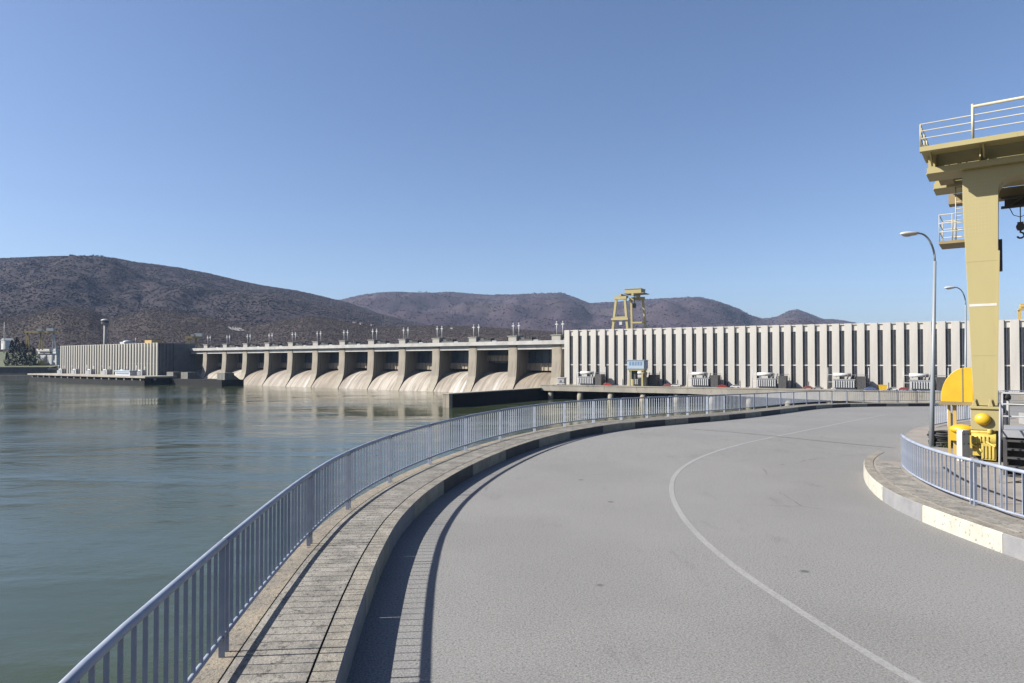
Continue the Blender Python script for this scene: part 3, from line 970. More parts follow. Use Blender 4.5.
sk = thing('skip', 'yellow steel skip on the powerhouse deck between parked cars', 'skip', PHP(u_at(882.5, -12), -12, -12.15), PA)
m1 = MB(); m1.taper((0, 0, .2), (2.6, 1.8), (0, 0, 2.3), (3.3, 2.2)); m1.build('body', m_yel, sk)
m1 = MB(); m1.box(-1.7, 1.7, -1.15, 1.15, 2.3, 2.45); m1.build('rim', m_yel, sk)
m1 = MB(); m1.box(-1.2, -.8, -1, 1, 0, .2); m1.box(.8, 1.2, -1, 1, 0, .2); m1.build('skid', m_darks, sk)
ks = thing('kiosk', 'small grey electrical kiosk at the spillway end of the deck', 'kiosk', PHP(u_at(562, -8), -8, -12.15), PA)
m1 = MB(); m1.box(-1.8, 1.8, -1.6, 1.6, 0, 3.6); m1.build('body', m_steel, ks)
m1 = MB(); m1.box(-2.1, 2.1, -1.9, 1.9, 3.6, 3.9); m1.build('roof', m_lights, ks)
m1 = MB(); m1.box(-.6, .5, -1.66, -1.59, .2, 2.4); m1.build('door', m_darks, ks)

# gantry crane standing behind the powerhouse
def crest_crane(loc, ang, label):
    r = thing('gantry_crane', label, 'crane', loc, ang)
    # two portal frames (y = 0 front-left, y = 10), rails along x
    H = 25.0
    for (x0, x1, t0_, t1_, y, h0_, h1_, th) in ((-9.5, .3, -6.9, -1.6, -5.0, 9.8, 11.8, 1.3), (-.6, 8.3, -1.0, 6.0, 5.0, 8.2, 9.1, 1.15)):
        for a, b_ in ((x0, t0_), (x1, t1_)):
            m1 = MB(); m1.bar((a, y, 0), (b_, y, H - 3.2), th, th); m1.build('leg', m_crane, r)
        k = h0_ / (H - 3.2)
        m1 = MB(); m1.box(x0 + (t0_ - x0) * k + .3, x1 + (t1_ - x1) * k - .3, y - .66, y + .66, h0_, h1_); m1.build('tie_beam', m_crane, r)
        m1 = MB(); m1.box(t0_ - 1.0, t1_ + 1.0, y - .9, y + .9, H - 3.2, H - 1.4); m1.build('cross_beam', m_crane, r)
    m1 = MB(); m1.box(-9.6, .6, -6.4, -5.7, 9.75, 9.9); m1.box(-9.6, .6, -6.4, -6.32, 9.9, 10.9); m1.build('walkway', m_crane, r)
    m1 = MB()
    for x in (-4.2, 3.2): m1.bar((x, -6, H - .7), (x, 7.4, H - .7), 1.2, 1.35)
    m1.build('girder', m_crane, r)
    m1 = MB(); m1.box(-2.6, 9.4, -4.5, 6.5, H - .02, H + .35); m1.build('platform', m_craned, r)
    m1 = MB(); m1.box(-2.3, 7.4, -3.2, 5.2, H + .35, H + 2.7); m1.build('machine_house', m_crane, r)
    m1 = MB(); m1.box(-2.5, 7.6, -3.5, 5.5, H + 2.7, H + 2.95); m1.build('roof', m_crane, r)
    m1 = MB(); m1.tube([(2.4, 0, H), (2.4, 0, H - 5.5)], .22, 6); m1.box(1.5, 3.3, -.7, .7, H - 8.0, H - 5.5); m1.build('hook_block', m_darks, r)
    m1 = MB(); m1.box(-4.9, -3.3, -5.6, -4.4, 7.0, 9.74); m1.build('operator_cab', m_lights, r)
    return r
cp_ = at_depth(630.5, 362, 384)
cy = cp_ + Vector((0, 0, 12.0 - 0.0)); cy.z = CZ + 12.0
crest_crane(cy, PA, 'tall pale yellow gantry crane rising behind the near powerhouse roof')
# its support: the intake deck behind the powerhouse
mb = MB(); mb.box(-10, 225, 34.3, 52, -30, 14.59); o = mb.build('intake_block', m_dam); o.location = PO; o.rotation_euler.z = PA
tag(o, 'concrete intake block behind the near powerhouse carrying the gantry crane', 'intake')
# move crest crane onto it
crane1 = [o for o in col.objects if o.name.startswith('gantry_crane')][0]
def uv_of(p):
    q = Rp.transposed() @ (p - PO); return q
uu = None
lo, hi = -20, 200
for _ in range(50):
    m = (lo + hi) / 2; p = PHP(m, 43, 0)
    if 512 + F * p.x / p.y < 630.5: lo = m
    else: hi = m
crane1.location = PHP(lo, 43, 14.6)
# small yellow trolley hoist on the roof at the right
rt = thing('roof_hoist', 'small yellow steel hoist frame on the powerhouse roof past the big crane leg', 'hoist', PHP(u_at(1029, 10), 10, 17.2), PA)
m1 = MB()
for x in (-3, 3):
    for y in (-2, 2): m1.bar((x, y, 0), (x, y, 4.5), .5)
m1.build('leg', m_orange, rt)
m1 = MB(); m1.box(-3.6, 3.6, -2.4, 2.4, 4.5, 5.1); m1.box(-2.8, 1.5, -1.6, 1.6, 5.1, 7); m1.build('winch_house', m_orange, rt)
m1 = MB(); m1.tube([(-3.5, -2.3, 6.2), (3.5, -2.3, 6.2)], .12, 6); m1.build('handrail', m_orange, rt)

# ------------------------------------------------------------------ far bank (left): deck, basin walls, tower, cranes, buildings, trees
def DP(u, v, z): return DO + Rd @ Vector((u, v, z))
ld = thing('tailrace_deck', 'distant concrete deck on short columns in front of the far powerhouse', 'deck', DO, dam_ang)
mb = MB(); mb.box(-240, 14, -58, -31.2, -13.4, -12.0); mb.build('slab', m_deckt, ld)
mb = MB(); mb.box(-238, 12, -52, -50, -22, -13.4); mb.build('rear_wall', m_darkc, ld)  # dark colour stands in for the shaded void under the overhang
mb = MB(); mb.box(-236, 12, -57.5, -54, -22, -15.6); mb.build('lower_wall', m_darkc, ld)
c2 = MB().taper((0, 0, -15.6), (1.6, 2.2), (0, 0, -13.4), (2.6, 2.6)).data('column', m_dam)
for k in range(17):
    o = bpy.data.objects.new('column', c2); col.objects.link(o); o.parent = ld; o.location = (-230 + k * 14.6, -55.8, 0)
# equipment on far deck
def far_unit():
    r = thing('transformer', 'x', 'transformer')
    m1 = MB(); m1.box(-4, 4, -2, 2, 0, 3.4); m1.build('tank', m_steel, r)
    m2 = MB(); m2.tube([(-3.5, 0, 4.3), (3, 0, 4.3)], .7, 8); m2.build('conservator', m_lights, r)
    m3 = MB(); m3.box(5, 8, -2, 2, 0, 5); m3.build('switch_cubicle', m_steel, r)
    m4 = MB(); m4.tube([(-6, 0, 0), (-6, 0, 9)], .25, 6); m4.tube([(9.5, 0, 0), (9.5, 0, 8)], .25, 6); m4.build('busbar_frame', m_lights, r)
    return r
f0 = far_unit()
for k in range(6):
    f_ = f0 if k == 0 else copy_tree(f0)
    f_.location = DP(-210 + k * 34.5, -38, -12.0); f_.rotation_euler.z = dam_ang
    tag(f_, 'pale transformer on the deck of the distant powerhouse, %s from the tower end' % ORD[k], 'transformer', 'transformers in front of the distant powerhouse')
bb_ = thing('service_hut', 'low blue and white hut on the deck of the distant powerhouse', 'hut', DP(-42, -48, -12), dam_ang)
m1 = MB(); m1.box(-14, 14, -3, 3, 0, 3.6); m1.build('wall', m_lampw, bb_)
m1 = MB(); m1.box(-14.6, 14.6, -3.5, 3.5, 3.6, 4.6); m1.build('roof', m_bluel, bb_)
m1 = MB(); m1.box(-12, 12, -3.1, -2.95, 1.2, 2.6); m1.build('window', m_bluec, bb_)
# stilling basin walls, base and ramp coloured dark for the powerhouse shadow
bw = thing('basin_wall', 'shade-darkened concrete basin wall with blocks at the foot of the far spillway end', 'wall', DO, dam_ang)
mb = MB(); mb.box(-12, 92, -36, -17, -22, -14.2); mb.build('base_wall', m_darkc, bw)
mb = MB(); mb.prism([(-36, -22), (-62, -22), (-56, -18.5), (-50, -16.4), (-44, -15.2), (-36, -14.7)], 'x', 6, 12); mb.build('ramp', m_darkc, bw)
for uu in (6, 30, 86):
    mb = MB(); mb.box(uu - 6, uu + 5, -33, -25, -14.2, -8.6); mb.build('block', m_wall, bw)
    mb = MB(); mb.prism([(-25.02, -14.6), (-18, -14.6), (-25.02, -9.4)], 'x', uu - 2, uu + 3); mb.build('buttress', m_wall, bw)

# control tower
tp = at_depth(105, 344, 790)
tw = thing('control_tower', 'slim concrete control tower with a round glazed cabin behind the far powerhouse', 'tower', (tp.x, tp.y, 0), 0)
zt_ = at_depth(105, 318.5, 790).z
m1 = MB(); m1.tube([(0, 0, -5), (0, 0, zt_ - 7)], [1.7, 1.5], 12); m1.build('shaft', m_phl, tw)
m1 = MB(); m1.tube([(0, 0, zt_ - 8), (0, 0, zt_ - 5.4), (0, 0, zt_ - 5.0)], [1.6, 4.2, 4.2], 14); m1.build('bowl', m_phl, tw)
m1 = MB(); m1.tube([(0, 0, zt_ - 5.0), (0, 0, zt_ - 2.6)], [3.7, 4.0], 14); m1.build('window_band', m_glass, tw)
m1 = MB(); m1.tube([(0, 0, zt_ - 2.6), (0, 0, zt_ - 1.8), (0, 0, zt_ - .6)], [4.6, 4.5, 2.0], 14); m1.build('roof', m_lights, tw)
m1 = MB(); m1.tube([(0, 0, zt_ - .6), (0, 0, zt_ + 5)], .25, 6); m1.build('mast', m_darks, tw)

# yellow lock cranes at the far left
def lock_crane(px_x0, px_x1, ytop, ybot, Y, label, col_legs):
    a = at_depth(px_x0, ytop, Y); b_ = at_depth(px_x1, ytop, Y); zb = at_depth(px_x0, ybot, Y).z
    r = thing('lock_crane', label, 'crane', (a.x, Y, zb), 0)
    L = b_.x - a.x; H = a.z - zb
    m1 = MB(); m1.box(-2, L + 2, -1.6, 1.6, H - 2.2, H); m1.build('girder', m_orange, r)
    for x in col_legs:
        m1 = MB(); m1.bar((x * L - 2.0, 0, 0), (x * L, 0, H - 2.2), 1.2); m1.bar((x * L + 2.0, 0, 0), (x * L, 0, H - 2.2), 1.2); m1.build('leg', m_orange if x < .8 else m_lights, r)
    m1 = MB(); m1.box(L * .35, L * .35 + 5, -2, 2, H, H + 2.2); m1.build('trolley', m_lights, r)
    m1 = MB(); m1.box(L * .66, L * .66 + 8, -2, 2, H, H + 3.2); m1.build('winch_house', m_lampw, r)
    return r
lock_crane(27, 58, 331, 350, 800, 'long yellow and white lock crane standing over the white lock building', (0.03, 0.45, 0.88))
lc = lock_crane(187.5, 199, 336.5, 347, 720, 'small yellow crane at the far end of the dam deck', (0.1, 0.75))
# lock building
p0 = at_depth(38, 368, 815); p1 = at_depth(68, 368, 815)
lb = thing('lock_building', 'low white lock building with a dark window strip beside the far powerhouse', 'building', (p0.x, 815, p0.z), -.45)
Lb = p1.x - p0.x
m1 = MB(); m1.box(0, Lb, 0, 9, 0, 17); m1.build('wall', m_lampw, lb)
m1 = MB(); m1.box(-1, Lb + 1, -1.2, 10, 17, 20); m1.box(-1.5, Lb + 1, -1.6, 10, 20.2, 22.6); m1.build('roof', m_lampw, lb)
m1 = MB(); m1.box(Lb * .15, Lb * .8, -1.3, -1.0, 17.6, 19.3); m1.build('window', m_glass, lb)
m1 = MB(); m1.box(5, 12, -8, -2, 0, 6); m1.box(14, 19, -8, -2, 0, 9); m1.build('gate_machinery', m_orange, lb)
m1 = MB()
for k in range(6): m1.box(2 + k * 4.6, 3.4 + k * 4.6, -.1, -.02, 4, 14)
m1.build('opening', m_steel, lb)
# quay wall and bank
mb = MB()
q0 = at_depth(-40, 378, 770); q1 = at_depth(46, 378, 770)
mb.box(q0.x - 120, q1.x + 10, 770, 1000, WATER - 3, CZ - 15.0)
tag(mb.build('bank', m_wall), kind='structure')
mb = MB()
mb.box(q0.x - 120, q1.x - 4, 776, 778, CZ - 14.995, CZ - 6.5)
mb.box(q0.x - 120, q1.x - 3, 775.2, 778.5, CZ - 6.5, CZ - 5.6)
qw = mb.build('quay_wall', M('quay_concrete', (0.10, 0.10, 0.10), .9, (.06, .06, .06), .2, (1, 1, .3)))
tag(qw, 'dark quay wall along the far bank below the evergreen trees', 'wall')
mb = MB()
mb._add([(q0.x - 120, 778, CZ - 6), (q1.x, 778, CZ - 6), (q1.x, 900, CZ + 8), (q0.x - 120, 900, CZ + 16)], [(0, 1, 2, 3)])
tag(mb.build('grass_bank', m_grass), kind='structure')
# signal mast at the far left and the small building
ms = at_depth(4, 350, 820)
mm = thing('signal_mast', 'thin white signal mast at the far left bank above the trees', 'mast', (ms.x, 820, ms.z), 0)
m1 = MB(); m1.tube([(0, 0, -4), (0, 0, 34)], [.5, .2], 6); m1.build('pole', m_lights, mm)
m1 = MB(); m1.bar((-2.5, 0, 20), (2.5, 0, 20), .4); m1.bar((-1.8, 0, 27), (1.8, 0, 27), .3); m1.build('crossarm', m_lights, mm)
hs = at_depth(3, 344.5, 845)
hh = thing('bank_house', 'small white house with a low roof beside the signal mast', 'house', (hs.x, 845, hs.z), -.6)
m1 = MB(); m1.box(-6, 6, 0, 9, -6, 5); m1.build('wall', m_lampw, hh)
m1 = MB(); m1.prism([(-7, 5), (7, 5), (0, 8)], 'y', -.6, 9.6); m1.build('roof', m_steel, hh)
m1 = MB(); m1.box(-4, -2, -.06, -.01, 1.5, 3.5); m1.box(2, 4, -.06, -.01, 1.5, 3.5); m1.build('window', m_glass, hh)

# evergreen trees on the bank
def tree(loc, h, rad, label, seed, name='evergreen_tree'):
    rnd = random.Random(seed)
    r = thing(name, label, 'tree', loc, rnd.uniform(0, 6), 'evergreen trees on the far bank')
    m1 = MB(); m1.tube([(0, 0, -1), (0.1, 0, h * .5), (0, .1, h * .92)], [rad * .09, rad * .06, .05], 7)
    for k in range(6):
        a = rnd.uniform(0, 6.3); z = h * rnd.uniform(.25, .7)
        m1.tube([(0, 0, z), (math.cos(a) * rad * .6, math.sin(a) * rad * .6, z + h * .06)], [rad * .035, .04], 5)
    m1.build('trunk', m_bark, r)
    m2 = MB()
    for k in range(520):
        z = rnd.uniform(.1, 1.0); rr_ = rad * 1.25 * (1 - z ** 2.6) * (0.78 + .28 * math.sin(z * 13 + seed)) + .25
        a = rnd.uniform(0, 6.283); q = rr_ * math.sqrt(rnd.uniform(.15, 1))
        c = Vector((q * math.cos(a), q * math.sin(a), z * h))
        s = rnd.uniform(.5, 1.1) * rad * .2
        n1 = Vector((rnd.gauss(0, 1), rnd.gauss(0, 1), rnd.gauss(0, .7))).normalized()
        t = n1.orthogonal().normalized(); b2 = n1.cross(t)
        m2._add([c + t * s, c + b2 * s * .7, c - t * s * 1.1, c - b2 * s * .8], [(0, 1, 2, 3)])
    m2.build('crown', m_leaf, r)
tl2 = [(12, 340, 800, 'tall dark evergreen tree beside the grass patch on the far bank', 4.6), (17, 337, 812, 'tallest dark evergreen in the far bank clump', 5.4), (23, 341, 798, 'dark rounded evergreen in the middle of the far bank clump', 5.6),
       (29, 343, 806, 'dark evergreen in the far bank clump behind the quay wall', 5.2), (34, 348, 795, 'short dark evergreen next to the white lock building', 4.6), (7, 352, 792, 'low dark evergreen at the edge of the grass patch', 3.2)]
for k, (x, yt, Y, lab, rad) in enumerate(tl2):
    zb = CZ - 8
    top_ = at_depth(x, yt, Y)
    tree((top_.x, Y, zb), top_.z - zb, rad, lab, k + 3)

# ------------------------------------------------------------------ hills (polar height fields) and their bare woods
def prof_fn(pts):
    xs = [p[0] for p in pts]; ys = [p[1] for p in pts]
    return lambda x: float(np.interp(x, xs, ys))

from mathutils.bvhtree import BVHTree
HILL_TREES = []
def on_hill(x, y):
    d = ray(x, y).normalized(); best = None
    for t in HILL_TREES:
        h = t.ray_cast(Vector((0, 0, CZ)), d)
        if h[0] is not None and (best is None or h[3] < best[1]): best = (h[0], h[3])
    return best[0] if best else at_depth(x, y, 1300)
def hills(name, ridge, x0, x1, Yr, Y0, z0, mat, wood, step_px, rows, ntree, tsize, back=1.35, rough=0.06, shape=0.85, foot=None):
    rf = prof_fn(ridge)
    xs = np.arange(x0, x1 + .1, step_px)
    vs = []; H = np.zeros((rows + 4, len(xs)))
    pos = {}
    def height(x, t):
        zr = CZ + (362 - rf(x)) / F * Yr
        Y = Y0 + (Yr - Y0) * t
        X = (x - 512) / F * Y
        base = z0 + (zr - z0) * (t ** shape)
        nse = mnoise.fractal(Vector((X / 420., Y / 420., 3.7 + Yr / 1000.)), 0.9, 2.1, 5)
        fine = mnoise.fractal(Vector((X / 90., Y / 90., 1.7)), 0.9, 2.1, 3)
        env = math.sin(math.pi * min(1, t)) ** 0.8 if t < 1 else 0
        return X, Y, base + nse * (zr - z0) * 0.15 * env + fine * (zr - z0) * (0.018 * env + .003)
    R_ = []
    for i in range(rows + 1):
        t = i / rows
        R_.append([height(x, t) for x in xs])
    bk = []
    for f_ in (1.06, back):
        row = []
        for x in xs:
            zr = CZ + (362 - rf(x)) / F * Yr
            Y = Yr * f_; X = (x - 512) / F * Y
            row.append((X, Y, z0 + (zr - z0) * (0.85 if f_ < 1.1 else 0.0)))
        bk.append(row)
    allr = R_ + bk
    vs = [p for row in allr for p in row]
    n = len(xs)
    fs = [(i * n + k, i * n + k + 1, (i + 1) * n + k + 1, (i + 1) * n + k) for i in range(len(allr) - 1) for k in range(n - 1)]
    mb = MB(); mb._add(vs, fs, True)
    o = mb.build(name, mat); tag(o, kind='structure')
    HILL_TREES.append(BVHTree.FromPolygons([Vector(p) for p in vs], fs))
    # bare trees, one mass
    rng = np.random.default_rng(int(Yr))
    tv = []; tf = []
    u = rng.uniform(0, 1, ntree * 2)
    for k in range(ntree):
        t = u[k] ** 0.8
        x = rng.uniform(x0, x1)
        if k < ntree * .08: t = 1.0 - abs(rng.normal(0, .01))
        X, Y, z = height(x, min(.999, t))
        s = tsize * rng.uniform(.6, 1.25); hgt = s * rng.uniform(.35, .6)
        o_ = len(tv)
        a = rng.uniform(0, 6.28)
        ca, sa = math.cos(a) * s * .5, math.sin(a) * s * .5
        zz = z + hgt * .30
        jit = rng.uniform(.75, 1.2, 4)
        tv += [(X, Y, z - s * .2), (X + ca * jit[0], Y + sa * jit[0], zz), (X - sa * jit[1], Y + ca * jit[1], zz * 1 + s * .1), (X - ca * jit[2], Y - sa * jit[2], zz),
               (X + sa * jit[3], Y - ca * jit[3], zz - s * .1), (X + ca * .2, Y, z + hgt)]
        for q in range(4):
            q2 = (q + 1) % 4
            tf += [(o_, o_ + 1 + q2, o_ + 1 + q), (o_ + 5, o_ + 1 + q, o_ + 1 + q2)]
    me = bpy.data.meshes.new('woodland'); me.from_pydata(tv, [], tf); me.materials.append(wood)
    wo = bpy.data.objects.new('woodland', me); col.objects.link(wo)
    tag(wo, None, None, None, 'stuff')
    return wo

farR = [(200, 312), (300, 305), (340, 300), (352, 297), (365, 294), (395, 292), (430, 293.5), (450, 292), (490, 295), (530, 294), (560, 294), (574, 297), (590, 303.5),
        (615, 302), (640, 299.5), (680, 297.5), (700, 297.5), (716, 301), (740, 309.5), (752, 316), (763, 319), (777, 317), (789, 311), (798, 309.5),
        (812, 314.5), (824, 319.5), (834, 319.5), (845, 321), (870, 326), (960, 332), (1100, 336), (1250, 338)]
leftR = [(-320, 268), (-200, 262), (-100, 262), (0, 258.5), (40, 257), (90, 256.3), (115, 258.5), (135, 262), (180, 268), (210, 274), (250, 283.5), (300, 291.5), (345, 302), (380, 314), (430, 326), (480, 336), (560, 345)]
footR = [(-320, 316), (-100, 310), (0, 319), (30, 314), (60, 306), (90, 310), (110, 319), (150, 309), (200, 316), (250, 326), (280, 321), (310, 316), (340, 321), (380, 327), (430, 326), (480, 327), (540, 331), (600, 336), (700, 345), (800, 352)]
wf = hills('hills', farR, 180, 1250, 5200, 2300, 4, m_far, m_woodf, 4, 40, 22000, 10, shape=0.8)
tag(wf, 'hazy bare woodland covering the far hill range', 'woodland')
wl = hills('hills', leftR, -320, 560, 2900, 1250, 3, m_hill, m_wood, 4, 50, 60000, 7.0, shape=0.9)
tag(wl, 'purple-brown bare woodland covering the big near hill', 'woodland')
wl = hills('hills', footR, -320, 800, 1350, 900, -4, m_foot, m_woodn, 4, 24, 40000, 3.0, shape=0.8)
tag(wl, 'brown scrubby woodland on the low foothills behind the dam', 'woodland')

# quarry patch and a few houses on the slopes
def slope_house(x, y, Y, wd, label):
    p = on_hill(x, y)
    r = thing('hillside_house', label, 'house', p, random.uniform(-.9, -.5), 'houses on the foothills')
    r.scale = (.7, .7, .7)
    m1 = MB(); m1.box(-wd / 2, wd / 2, -3, 4, -7, 3.2); m1.build('wall', m_phl, r)
    m1 = MB(); m1.prism([(-wd / 2 - .6, 3.2), (wd / 2 + .6, 3.2), (0, 5.6)], 'y', -3.6, 4.6); m1.build('roof', m_tile, r)
for x, y, Y, wd, lab in ((354.5, 323.5, 1330, 11, 'pale house on the slope above the middle of the dam'), (361, 324.5, 1325, 8, 'small pale house just right of another on the slope'),
                         (372, 326, 1318, 7, 'lone pale shed on the foothill'), (452, 329, 1310, 9, 'pale house low on the foothill near the dam hoists'),):
    slope_house(x, y, Y, wd, lab)
qp = [on_hill(x, y) for x, y in ((228, 326.8), (233, 326.3), (240, 327.8), (246, 330.6), (239, 331.0), (231, 329.6))]
mb = MB()
qn = len(qp)
mb._add([(p.x, p.y - 1.0, p.z + .3) for p in qp] + [(p.x, p.y + 12, p.z - 5) for p in qp], [tuple(range(qn))] + [(i, (i + 1) % qn, qn + (i + 1) % qn, qn + i) for i in range(qn)])
tag(mb.build('quarry_face', m_rock), 'pale bare rock face of a small quarry on the foothill', 'quarry')

# river
mb = MB()
mb._add([(-8800, -280, WATER), (8800, -280, WATER), (8800, 8800, WATER), (-8800, 8800, WATER)], [(0, 1, 2, 3)])
tag(mb.build('water', m_water), kind='structure')

# ------------------------------------------------------------------ the big yellow gantry crane at the right
d_ang = dam_ang
CF = Vector((15.15, 22.0, 0.35))
gcr = thing('gantry_crane', 'big pale yellow gantry crane towering over the inner platform and railing', 'crane', CF, d_ang)
ZT = 9.62
# front leg: tapered box, flaring into the portal beam through an arched corner
leg_prof = [(-0.22, 1.72), (0.36, 1.72), (0.46, 6.6)]
arc_c = (0.90, 8.48)
for k in range(0, 9):
    a = math.pi - (math.pi / 2) * k / 8
    leg_prof.append((arc_c[0] + 0.42 * math.cos(a), arc_c[1] + 0.42 * math.sin(a)))
leg_prof += [(3.2, 8.90), (9.0, 8.90), (9.0, ZT - .35), (-0.46, ZT - .35), (-0.46, 8.2)]
m1 = MB(); m1.prism(leg_prof, 'y', -0.42, 0.42); m1.build('portal_frame', m_crane, gcr, 0.01)
m1 = MB()
m1.bar((.375, -.43, 1.74), (.475, -.43, 6.6), .05, .03)
m1.build('leg_flange', m_crane, gcr)
# bolt heads on the top plate
m1 = MB()
for i in range(13):
    for k in range(16):
        x = -0.38 + i * 0.085; z = 7.15 + k * 0.115; hb = .011
        if x > 0.30 and z < 8.5: continue
        m1.box(x - hb, x + hb, -.4245, -.42, z - hb, z + hb)
m1.build('bolt_plate', m_rpale, gcr)
m1 = MB()
for z, xa, xb in ((3.3, -.27, .38), (6.3, -.39, .45)): m1.box(xa, xb, -.4245, -.4205, z, z + .025)
m1.build('weld_seam', m_crane, gcr)
m1 = MB(); m1.box(-0.31, 0.41, -.426, -.4205, 4.87, 4.95); m1.build('white_stripe', m_white, gcr)
# far legs (beyond the frame)
for y in (0, 2.4):
    m1 = MB(); m1.taper((8.4, y, 0.0), (.8, .8), (8.4, y, 8.90), (1.2, .84)); m1.build('leg', m_crane, gcr)
# box girders on top, walkway and brackets
for y in (0.0, 2.4):
    m1 = MB()
    m1.box(-1.42, 10, y - .66, y - .56, ZT - .35, ZT - .16)
    m1.box(-1.45, 10, y - .55, y + .55, ZT - .35, ZT - .30); m1.box(-1.40, 10, y - .42, y + .42, ZT - .30, ZT + .32); m1.box(-1.55, 10, y - .795, y + .6, ZT + .32, ZT + .40)
    for k in range(8): m1.box(-1.2 + k * 1.2, -1.16 + k * 1.2, y - .56, y - .42, ZT - .30, ZT + .32)
    m1.build('girder', m_crane, gcr)
m1 = MB(); m1.box(-1.52, 10, -1.70, -1.50, ZT + .14, ZT + .29); m1.box(-1.50, 10, -1.50, -.80, ZT + .20, ZT + .26)
for k in range(8): m1.prism([(-1.49, ZT + .195), (-.55, ZT + .195), (-.55, ZT - .1)], 'x', -1.3 + k * 1.4, -1.25 + k * 1.4)
m1.build('walkway_fascia', m_crane, gcr)
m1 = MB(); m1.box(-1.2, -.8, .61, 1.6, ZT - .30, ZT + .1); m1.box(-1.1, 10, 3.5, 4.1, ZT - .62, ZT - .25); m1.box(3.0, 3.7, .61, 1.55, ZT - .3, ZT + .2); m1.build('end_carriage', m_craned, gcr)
m1 = MB()
for k in range(9): m1.bar((.7 + k * .9, 3.2, 8.62), (1.15 + k * .9, 3.2, 8.92), .06); m1.bar((1.15 + k * .9, 3.2, 8.92), (1.6 + k * .9, 3.2, 8.62), .06)
m1.bar((0.5, 3.2, 8.6), (9, 3.2, 8.6), .09); m1.bar((0.5, 3.2, 8.94), (9, 3.2, 8.94), .09); m1.box(.6, 9, 3.3, 3.45, 8.64, 8.9)
m1.build('trolley_truss', m_darks, gcr)
# top handrail: outer fence
m1 = MB()
for z in (ZT + 0.57, ZT + 0.81, ZT + 1.03):
    m1.tube([(-1.50, -1.62, z), (10, -1.62, z)], .016, 6); m1.tube([(-1.50, -1.62, z), (-1.50, 2.8, z)], .016, 6)
for x in (-1.50, 2.6, 5.0, 7.4): m1.tube([(x, -1.62, ZT + 0.27), (x, -1.62, ZT + 1.03)], .024, 6)
m1.tube([(-.12, -1.62, ZT + 0.27), (-.12, -1.62, ZT + 1.37)], .04, 8); m1.tube([(-.12, -1.62, ZT + 1.29), (10, -1.62, ZT + 1.29)], .045, 8)
for y in (-1.3, -.5, 0.3, 1.5, 2.8): m1.tube([(-1.50, y, ZT + 0.27), (-1.50, y, ZT + 1.03)], .022, 6)
m1.build('handrail', m_rpale, gcr)
# access platform behind the leg, with ladder
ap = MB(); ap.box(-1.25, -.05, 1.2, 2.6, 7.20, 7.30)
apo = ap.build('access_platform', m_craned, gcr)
m1 = MB()
for z in (7.62, 7.92, 8.22):
    m1.tube([(-1.23, 1.22, z), (-.05, 1.22, z)], .016, 6); m1.tube([(-1.23, 1.22, z), (-1.23, 2.58, z)], .016, 6); m1.tube([(-1.23, 2.58, z), (-.05, 2.58, z)], .016, 6)
for x in (-1.23, -.85, -.48, -.07):
    m1.tube([(x, 1.22, 7.3), (x, 1.22, 8.22)], .016, 6); m1.tube([(x, 2.58, 7.3), (x, 2.58, 8.22)], .016, 6)
m1.build('platform_rail', m_rpale, apo)
m1 = MB()
for x in (-.78, -.36): m1.tube([(x, 1.9, 7.3), (x, 1.9, 9.3)], .02, 6)
for k in range(8): m1.tube([(-.78, 1.9, 7.5 + k * .25), (-.36, 1.9, 7.5 + k * .25)], .014, 6)
m1.tube([(-.1, 2.1, 7.3), (-.1, 2.1, 9.3)], .035, 6)
m1.build('ladder', m_rpale, apo)
# hook on its rope
HX, HY = 1.05, 3.2
m1 = MB(); m1.tube([(HX, HY, 8.6), (HX, HY, 8.0)], .018, 6)
m1.tube([(HX - .32, HY, 8.6), (HX - .2, HY, 8.3), (HX, HY, 8.2), (HX + .2, HY, 8.3), (HX + .32, HY, 8.6)], .014, 5)
m1.build('hoist_rope', m_darks, gcr)
m1 = MB(); m1.box(HX - .09, HX + .09, HY - .08, HY + .08, 7.74, 8.02); m1.tube([(HX, HY - .1, 7.86), (HX, HY + .1, 7.86)], .13, 12)
hp = [(HX + .10 * math.cos(a), HY, 7.56 + .10 * math.sin(a)) for a in [math.pi * .5 - k * math.pi * 1.4 / 10 for k in range(11)]]
m1.tube([(HX, HY, 7.74)] + hp, .032, 8)
m1.build('hook_block', m_darks, gcr)
# tall pipe on the right side of the leg
m1 = MB(); m1.box(.47, .56, -.1, .2, 6.0, 7.0); m1.build('junction_box', m_darks, gcr)
# bogie: box with gusset teeth, round buffer, gearbox, wheels
m1 = MB(); m1.box(-.30, .46, -.55, .55, 0.95, 1.62); m1.box(-.33, .49, -.60, .60, 1.62, 1.70)
for x in (-.2, .22):
    m1.prism([(x - .07, 1.70), (x + .07, 1.70), (x, 1.98)], 'y', -.50, -.46)
m1.build('bogie', m_crane, gcr, .01)
m1 = MB(); m1.ball((.02, -.60, 1.30), (.22, .14, .19), 18, 10); m1.build('buffer_cap', m_yel, gcr)
m1 = MB(); m1.box(-.26, .40, -.40, .40, .12, .93); m1.tube([(-.28, -.56, .66), (.36, -.56, .66)], .20, 14); m1.tube([(.05, -.75, .34), (.05, -.35, .34)], .20, 14)
m1.box(-.02, .36, -.82, -.42, .05, .56); m1.tube([(-.30, -.50, .88), (.34, -.50, .90)], .06, 8); m1.tube([(.2, -.62, .86), (.2, -.62, 1.0)], .07, 10)
for k in range(5): m1.box(-.26 + k * .1, -.22 + k * .1, -.78, -.56, .54, .78)
for k in range(4): m1.box(.0 + k * .09, .05 + k * .09, -.85, -.82, .1, .5)
m1.tube([(-.26, -.62, .5), (-.1, -.78, .42), (.0, -.84, .3)], .035, 6); m1.box(-.36, -.26, -.5, -.2, .35, .75)
m1.bar((.1, -.8, .62), (.34, -.9, .48), .05)
